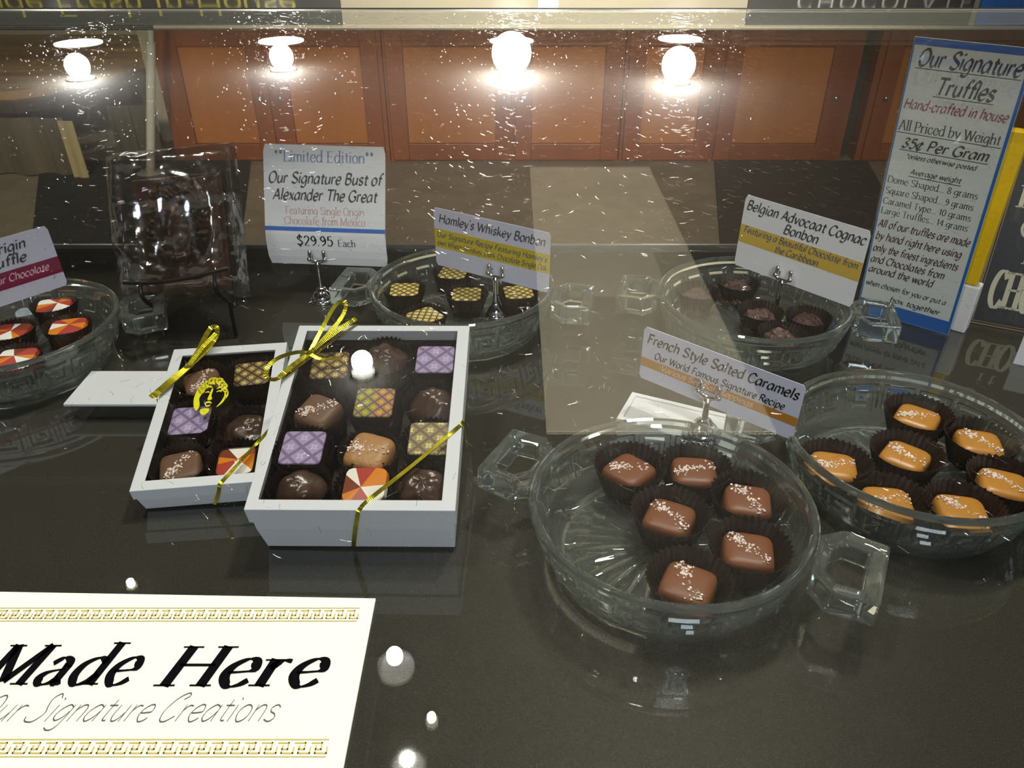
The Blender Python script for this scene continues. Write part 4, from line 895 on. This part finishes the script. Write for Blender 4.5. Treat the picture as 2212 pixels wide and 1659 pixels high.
card('price_card', card_M((-.1995, .5868, .03, W, H, -.0632, .3833, -.0095)), W, H, [((0, .0262, W, .0295), 1)],
     [('**Limited Edition**', W/2, .0800, .0085, 'roman', 'blueink', dict(width=.080, al='c')), ('Our Signature Bust of', W/2, .0635, .0085, 'boldch', 'sink', dict(width=.091, al='c')),
      ('Alexander The Great', W/2, .0505, .0085, 'boldch', 'sink', dict(width=.084, al='c')), ('Featuring Single Origin', W/2, .0395, .0060, 'roman', 'pinkink', dict(width=.064, al='c')),
      ('Chocolate from Mexico', W/2, .0315, .0060, 'roman', 'pinkink', dict(width=.066, al='c')), ('$29.95', .0250, .0150, .0080, 'roman', 'ink', dict(width=.030)), ('Each', .0585, .0150, .0052, 'roman', 'sink', dict(width=.0145))],
     'white limited edition price card with a thin blue line, for the wrapped bust', 'paper', bendL, mats=['blue'])
W, H = .0981, .0478
card('name_card', card_M((-.0596, .5704, .036, W, H, -.4873, -.0386, -.0267)), W, H, [((0, .0155, W, .0310), 1)],
     [("Hamley's Whiskey Bonbon", W/2, .0365, .0070, 'boldch', 'sink', dict(width=.090, al='c')), ("Our Signature Recipe Featuring Hamley's", W/2, .0245, .0044, 'boldch', 'greyink', dict(width=.094, al='c')),
      ('own Wheat Whiskey, Dark Chocolate Single Oak', W/2, .0176, .0044, 'boldch', 'greyink', dict(width=.094, al='c'))],
     'name card for the whiskey bonbon with a bright yellow band', mats=['yellow'])
W, H = .0992, .0562
card('name_card', card_M((.1745, .5684, .037, W, H, -.86, .0256, .0041)), W, H, [((0, .0195, W, .0335), 1)],
     [('Belgian Advocaat Cognac', W/2, .0455, .0072, 'boldch', 'sink', dict(width=.095, al='c')), ('Bonbon', W/2, .0362, .0070, 'boldch', 'sink', dict(width=.028, al='c')),
      ('Featuring a Beautiful Chocolate from', W/2, .0278, .0050, 'boldch', 'greyink', dict(width=.093, al='c')), ('the Caribbean', W/2, .0205, .0050, 'boldch', 'greyink', dict(width=.036, al='c'))],
     'name card for the cognac bonbon with a mustard band', 'paper', mats=['mustard'])
W, H = .0969, .0358
card('name_card', card_M((.0771, .4022, .037, W, H, -.6824, -.0315, -.0247)), W, H, [((0, .0090, W, .0150), 1)],
     [('French Style Salted Caramels', W/2, .0256, .0064, 'boldch', 'ink', dict(width=.092, al='c')), ('Our World Famous Signature Recipe', W/2, .0166, .0046, 'boldch', 'ink', dict(width=.080, al='c')),
      ('Various Sea Salt Toppings', W*.44, .0103, .0040, 'boldch', 'orgtext', dict(width=.058, al='c'))],
     'name card for the salted caramels with a brown-orange band', mats=['orange'])
W, H = .098, .0454
card('name_card', card_M((-.3912, .4495, .04, W, H, .8382, .0421, .0122)), W, H, [((0, .0105, W, .0225), 1)],
     [('Single Origin', .0810, .0350, .0066, 'boldch', 'sink', dict(width=.052, al='r')), ('Truffle', .0785, .0258, .0066, 'boldch', 'sink', dict(width=.030, al='r')), ('Featuring our Chocolate', .0900, .0150, .0050, 'boldch', 'pinktext', dict(width=.066, al='r'))],
     'name card with a magenta band, cut by the left edge of the picture', mats=['magenta'])

def holder(x, y, z0, zc, yaw, lab, rb=.0105, cx_=None, lean=0):
    """turned chrome foot, stem and a two-pronged clip; zc = height of the crossbar"""
    t = empty('card_holder', rot_z(x, y, z0, yaw), lab, 'card holder', 'chrome card holders'); I = Matrix.Identity(4); k = rb/.0105; H = zc-z0
    mb = MB(); mb.lathe([(.0002, 0), (.0105*k, 0), (.0108*k, .0010), (.0100*k, .0022), (.0085*k, .0028), (.0088*k, .0040), (.0080*k, .0056), (.0058*k, .0078), (.0040*k, .0090), (.0044*k, .0100), (.0036*k, .0112), (.0020*k, .0125), (.0002, .0127)], 36); mb.build('foot', 'chrome', t, I, 50)
    mb = MB(); s0 = .0120; pr = [(.0021, s0), (.0019, s0+(H-s0)*.35), (.0018, s0+(H-s0)*.7), (.0023, H-.003), (.0030, H-.0018), (.0022, H-.0002), (.0002, H)]; mb.lathe(pr, 20); mb.build('stem', 'chrome', t, I, 50)
    mb = MB(); mb.tube([(-.0062, 0, H+.0012), (-.0035, 0, H-.0002), (0, 0, H-.0006), (.0035, 0, H-.0002), (.0062, 0, H+.0012)], [.0012, .0014, .0018, .0014, .0012], 12)
    for s_ in (-1, 1):
        mb.sphere((s_*.0062, 0, H+.0018), .0021, 14); mb.tube([(s_*.0058, .0003, H+.0020), (s_*.0056, .0008, H+.0068)], [.0015, .0017], 12); mb.sphere((s_*.0056, .0008, H+.0072), .0018, 14)
        mb.tube([(s_*.0045, .0012, H), (s_*.0045, .0034, H+.001), (s_*.0045, .0034, H+.0045)], .0007, 8)
    mb.build('clip', 'chrome', t, I, True)
    return t
holder(.1105, .3675, .0186, .0455, -.6824, 'chrome card holder on the white tray, gripping the salted caramels card', .0115)
holder(-.1555, .5790, 0, .0350, -.0632, 'chrome card holder standing on the shelf, gripping the limited edition card', .0100)
holder(-.0125, .5395, .0069, .0400, -.4873, 'chrome card holder among the gold latticed bonbons, gripping the whiskey card', .0080)
holder(.2010, .5320, .0069, .0410, -.86, 'chrome card holder among the rough truffles, gripping the cognac card', .0078)
holder(-.3690, .4668, .0069, .0415, .8382, 'chrome card holder in the left dish, gripping the magenta-banded card', .0078)

# ------------------------------------------------------------------ tall sign, product box, plaque, small white card
W, H = .0683, .2100
MT = card_M((.2775, .5618, .0012, W, H, -.691, -.177, .0))
q = lambda u, v: ((u+.065*v)*1.05, v*1.030)
rows = [('Our Signature', -.0078, .1873, .0560, .0105, 'boldch', 'sink', 1), ('Truffles', .0069, .1712, .0397, .0105, 'boldch', 'sink', 1), ('Hand-crafted in house', -.0106, .1600, .0580, .0065, 'boldch', 'redink', 0),
        ('All Priced by Weight', -.0105, .1455, .0560, .0068, 'roman', 'sink', 1), ('35¢ Per Gram', -.0031, .1340, .0485, .0072, 'boldch', 'sink', 1), ('*Unless otherwise posted', .0018, .1270, .0441, .0034, 'boldch', 'sink', 0),
        ('Average weight', .0071, .1165, .0382, .0040, 'boldch', 'greyink', 1), ('Dome Shaped... 8 grams', -.0066, .1080, .0510, .0050, 'roman', 'greyink', 0), ('Square Shaped... 9 grams', -.0078, .0997, .0510, .0050, 'roman', 'greyink', 0),
        ('Caramel Type... 10 grams', -.0079, .0918, .0518, .0050, 'roman', 'greyink', 0), ('Large Truffles... 14 grams', -.0084, .0842, .0522, .0050, 'roman', 'greyink', 0),
        ('All of our truffles are made', -.0120, .0735, .0578, .0062, 'boldch', 'plumink', 0), ('by hand right here using', -.0100, .0635, .0542, .0062, 'boldch', 'plumink', 0), ('only the finest ingredients', -.0125, .0535, .0550, .0062, 'boldch', 'plumink', 0),
        ('and Chocolates from', -.0064, .0442, .0490, .0062, 'boldch', 'plumink', 0), ('around the world', -.0019, .0355, .0441, .0062, 'boldch', 'plumink', 0), ('when chosen for you or put a', -.0062, .0240, .0560, .0046, 'boldch', 'greyink', 0), ('box together', .0200, .0145, .0547, .0046, 'boldch', 'greyink', 0)]
tx = []; bands = [((.0002, .0002, W-.0002, .0118), 1), ((.0002, H-.0046, W-.0002, H-.0002), 1), ((.0002, .0118, .0010, H-.0046), 1), ((W-.0022, .0118, W-.0002, H-.0046), 1)]
for s_, u0, v, u1, cap, sty, ink, ul in rows:
    a, b = q(u0, v); c, _ = q(u1, v); a = max(a, .0020); c = min(c, W-.0040)
    tx.append((s_, a, b, cap, sty, ink, dict(width=c-a)))
    if ul: bands.append(((a-.0005, b-.0020, c+.0008, b-.0014), 2))
card('sign_insert', MT, W, H, bands, tx, 'tall white truffle price list with a blue border at the right', 'sign', mats=['blue2', 'sink'], cat='sign', rnd=0)
t = empty('sign_holder', MT, 'clear plastic holder round the tall truffle price list', 'sign holder'); I = Matrix.Identity(4)
mb = MB(); mb.box((-.0008, -.0008, .0006), (W+.0008, H+.0002, .0020)); mb.build('front_sheet', 'pane', t, I)
mb = MB(); mb.box((-.0008, -.0008, -.0026), (W+.0012, H+.0002, -.0008)); mb.build('back_sheet', 'acrylic', t, I)
mb = MB(); mb.prism([(0, -.006), (0, -.0030), (W, -.0030), (W, -.006)], 0, .004); mb.build('foot', 'acrylic', t, I @ Matrix.Translation((0, .003, 0)))

t = empty('product_carton', rot_z(.3385, .5285, 0, -.691), 'yellow and orange carton with a white base, behind the tall price list', 'carton'); I = Matrix.Identity(4)
mb = MB(); mb.box((-.060, .0000, .0385), (.0055, .011, .150)); bevel(mb.build('printed_sleeve', 'pyel', t, I), .001)
mb = MB(); mb.box((-.060, -.0010, 0), (.0085, .012, .038)); bevel(mb.build('base', 'paper', t, I), .0012)

Mp = card_M((.3561, .5406, .0004, .105, .137, -.4562, .30, 0))
t = empty('plaque', Mp, 'black plaque with thin gold border and bone letters CHOCOLATE at right edge', 'plaque'); I = Matrix.Identity(4); W, H = .105, .137
mb = MB(); mb.prism([(.002, 0), (W-.002, 0), (W, .002), (W, H-.002), (W-.002, H), (.002, H), (0, H-.002), (0, .002)], -.006, 0); bevel(mb.build('board', 'plaque', t, I), .0006)
mb = MB()
for lo, hi in (((.0022, .0022, 0), (W-.0022, .0028, .0002)), ((.0022, H-.0028, 0), (W-.0022, H-.0022, .0002)), ((.0022, .0028, 0), (.0028, H-.0028, .0002)), ((W-.0028, .0028, 0), (W-.0022, H-.0028, .0002))): mb.box(lo, hi)
for lo, hi in (((0, 0, -.006), (W, .0012, .0003)), ((0, H-.0012, -.006), (W, H, .0003)), ((0, .0012, -.006), (.0012, H-.0012, .0003)), ((W-.0012, .0012, -.006), (W, H-.0012, .0003))): mb.box(lo, hi)
mb.build('border', 'plaquegold', t, I)
mb = MB(); put_text(mb, 'CHOCOLATE', .0085, .0150, .0280, 'condensed', 0, width=.088, z=.0003)
mb.build('lettering', 'bone', t, I); mb = MB(); put_text(mb, 'it is', .0225, .0500, .013, 'caps', 0, z=.0003); mb.build('lettering', 'bone', t, I); mb = MB(); put_text(mb, 'o', .0150, .0700, .018, 'caps', 0, z=.0003); mb.build('lettering', 'bone', t, I); mb = MB(); put_text(mb, 'I', .0090, .0900, .016, 'condensed', 0, z=.0003)
mb.build('lettering', 'bone', t, I)
mb = MB(); mb.box((0, 0, 0), (.045, .0012, .022)); o = mb.build('blank_card', 'paper'); o.matrix_world = rot_z(.3585, .4790, 0, -.5); tag(o, 'small white card at the very right edge, in front of the plaque', 'card')

# ------------------------------------------------------------------ sign lying on the glass: Made Here
x0, x1, y0, y1 = -.0780, -.0169, .0385, .0678; W, H = x1-x0, y1-y0
t = empty('counter_sign', Matrix.Translation((x0, y0, GT+.0004)), 'cream sign reading Made Here with gold key borders, lying on the glass', 'sign'); I = Matrix.Identity(4)
mb = MB(); mb.prism([(0, 0), (W, 0), (W, H-.0006), (0, H+.0008)], 0, .0003); mb.build('sheet', 'cream', t, I)
L = lambda x, y: (x-x0, y-y0)
mb = MB(); zz = .00036
put_text(mb, 'Made', *L(-.0592, .0548), .00535, 'bolditalic', 0, width=.0172, z=zz); mb.build('lettering', 'ink', t, I); mb = MB(); put_text(mb, 'Here', *L(-.0392, .0546), .00535, 'bolditalic', 0, width=.0184, z=zz)
mb.build('lettering', 'ink', t, I)
mb = MB(); put_text(mb, 'Our Signature Creations', *L(-.0574, .0503), .0030, 'script', 0, width=.0322, z=zz); mb.build('script_line', 'sink', t, I)
mb = MB()
key_strip(mb, .0030, L(-.0186, 0)[0], L(0, .0636)[1], L(0, .0657)[1], 40, .00016, z=zz)
key_strip(mb, .0010, L(-.0189, 0)[0], L(0, .0463)[1], L(0, .0483)[1], 34, .00016, z=zz)
mb.build('key_border', 'gold_ink', t, I)

# ------------------------------------------------------------------ chocolate bust in cellophane on an easel
W, H = .0979, .115
MBg = card_M((-.2922, .525, .02, W, H, -.0502, .5423, .1168))
def G2(x, y, cx_, cy_, sx_, sy_): return math.exp(-((x-cx_)/sx_)**2-((y-cy_)/sy_)**2)
def bust_h(x, y):      # x -1..1, y 0..1 (bottom to top): half-relief head and shoulders
    h = .50*G2(x, y, 0, .60, .42, .27)+.30*G2(x, y, 0, .10, .80, .16)+.22*G2(x, y, 0, .30, .22, .15)
    h += .16*G2(x, y, 0, .545, .055, .085)+.07*G2(x, y, 0, .50, .09, .03)                  # nose
    h += .05*G2(x, y, 0, .435, .12, .018)+.05*G2(x, y, 0, .41, .10, .016)+.08*G2(x, y, 0, .355, .11, .035)   # lips, chin
    for s_ in (-1, 1):
        h -= .10*G2(x, y, s_*.16, .60, .085, .03); h += .045*G2(x, y, s_*.16, .597, .055, .018)+.05*G2(x, y, s_*.17, .645, .12, .018)+.05*G2(x, y, s_*.2, .50, .1, .05)
    hair = max(0, min(1, (math.hypot(x/.36, (y-.56)/.24)-.80)/.2))*max(0, min(1, (1.35-math.hypot(x/.40, (y-.62)/.27))/.25))
    if y < .38: hair *= max(0, (y-.28)/.1)
    h += hair*(.16+.12*sin(x*27+4*sin(y*31))*sin(y*44+3*sin(x*17)))
    if y < .26: h += .04*sin(x*16+y*40)*(1-y/.26)
    return h
mb = MB(); nx, ny = 90, 120; vs = []; ok = {}
for j in range(ny+1):
    for i in range(nx+1):
        x, y = -1+2*i/nx, j/ny; hh = bust_h(x*.72, .10+y*.86); e = min(1, max(0, (1-abs(x))/.08))*min(1, max(0, min(y, 1-y)/.04))
        vs.append((W/2+.002+x*.034, .006+y*.088, (.003+hh*.026)*e**.5+.0002))
base = len(vs); edge = [(i, 0) for i in range(nx)]+[(nx, j) for j in range(ny)]+[(i, ny) for i in range(nx, 0, -1)]+[(0, j) for j in range(ny, 0, -1)]
fs = [(j*(nx+1)+i, j*(nx+1)+i+1, (j+1)*(nx+1)+i+1, (j+1)*(nx+1)+i) for j in range(ny) for i in range(nx)]
vs += [(vs[j*(nx+1)+i][0], vs[j*(nx+1)+i][1], 0) for i, j in edge]; E_ = len(edge)
for k in range(E_):
    a = edge[k]; b = edge[(k+1) % E_]; fs.append((a[1]*(nx+1)+a[0], base+k, base+(k+1) % E_, b[1]*(nx+1)+b[0]))
fs.append(tuple(base+k for k in range(E_-1, -1, -1)))
mb.add(vs, fs); o = mb.build('chocolate_bust', 'bust', smooth='all'); o.matrix_world = MBg @ Matrix.Translation((0, 0, .001)); tag(o, 'dark chocolate relief bust with curly hair, wrapped in cellophane on the easel', 'bust')
t = empty('cellophane_bag', MBg, 'crinkled clear cellophane bag round the chocolate bust, leaning on the easel', 'bag'); I = Matrix.Identity(4)
rr = random.Random(11); folds = [(rr.uniform(0, 1), rr.uniform(0, 1), rr.uniform(0, pi), rr.uniform(.02, .07), rr.uniform(.3, 1)) for _ in range(16)]
def film_z(u, v, front):
    z = 0
    for fx, fy, fa, fw, fk in folds: d = (u-fx)*cos(fa)+(v-fy)*sin(fa); z += fk*.0030*math.exp(-abs(d)/fw)
    e = min(1, min(u, 1-u)/.16)*min(1, min(v, 1-v)/.10)
    return min(.0262, .0205*e**.6+z*(.5+.5*e)) if front else -.0012-.15*z
mb = MB(); nx, ny = 46, 56
for front in (1, 0):
    vs = [(W*i/nx, H*j/ny, film_z(i/nx, j/ny, front)) for j in range(ny+1) for i in range(nx+1)]
    mb.add(vs, [(j*(nx+1)+i, j*(nx+1)+i+1, (j+1)*(nx+1)+i+1, (j+1)*(nx+1)+i) for j in range(ny) for i in range(nx)])
mb.build('film', 'bag', t, I, 60)
mb = MB(); mb.box((.0045, .001, -.0005), (.0062, H*.98, .0012)); mb.box((W-.0085, .001, -.0005), (W-.0062, H*.98, .0010)); mb.build('seam', 'bag', t, I)
ez = empty('wire_easel', MBg, 'dark metal wire easel holding the wrapped bust', 'easel'); Mi = MBg.inverted()
fl_ = lambda x, y, z=.0015: tuple(Mi @ Vector((x, y, z)))
lo = (.018, .0150, .0290); hi = (.0935, .0185, .0260)
mb = MB(); mb.tube(crom([lo, (.040, .0130, .0290), (.066, .0140, .0285), (.082, .0165, .0275), hi], 5), .0015, 8); mb.build('front_bar', 'wire', ez, I, True)
for x in (.030, .084):
    mb = MB(); mb.tube(crom([(x, .0145, .0285), (x, .0030, .0270), (x, -.0035, .006), (x, -.003, -.004), (x, .030, -.005), (x, .095, -.0042)], 4), .0015, 8)
    p = MBg @ Vector((x, -.0035, .004)); mb.tube([(x, -.0035, .006), fl_(p.x, p.y-.004)], .0015, 8); mb.build('side_rod', 'wire', ez, I, True)
p = MBg @ Vector((.057, .085, -.004)); mb = MB(); mb.tube([(.030, .085, -.005), (.084, .085, -.005)], .0014, 8); mb.tube([(.057, .085, -.006), fl_(p.x+.0, min(p.y+.035, .668))], .0014, 8); mb.build('back_leg', 'wire', ez, I, True)
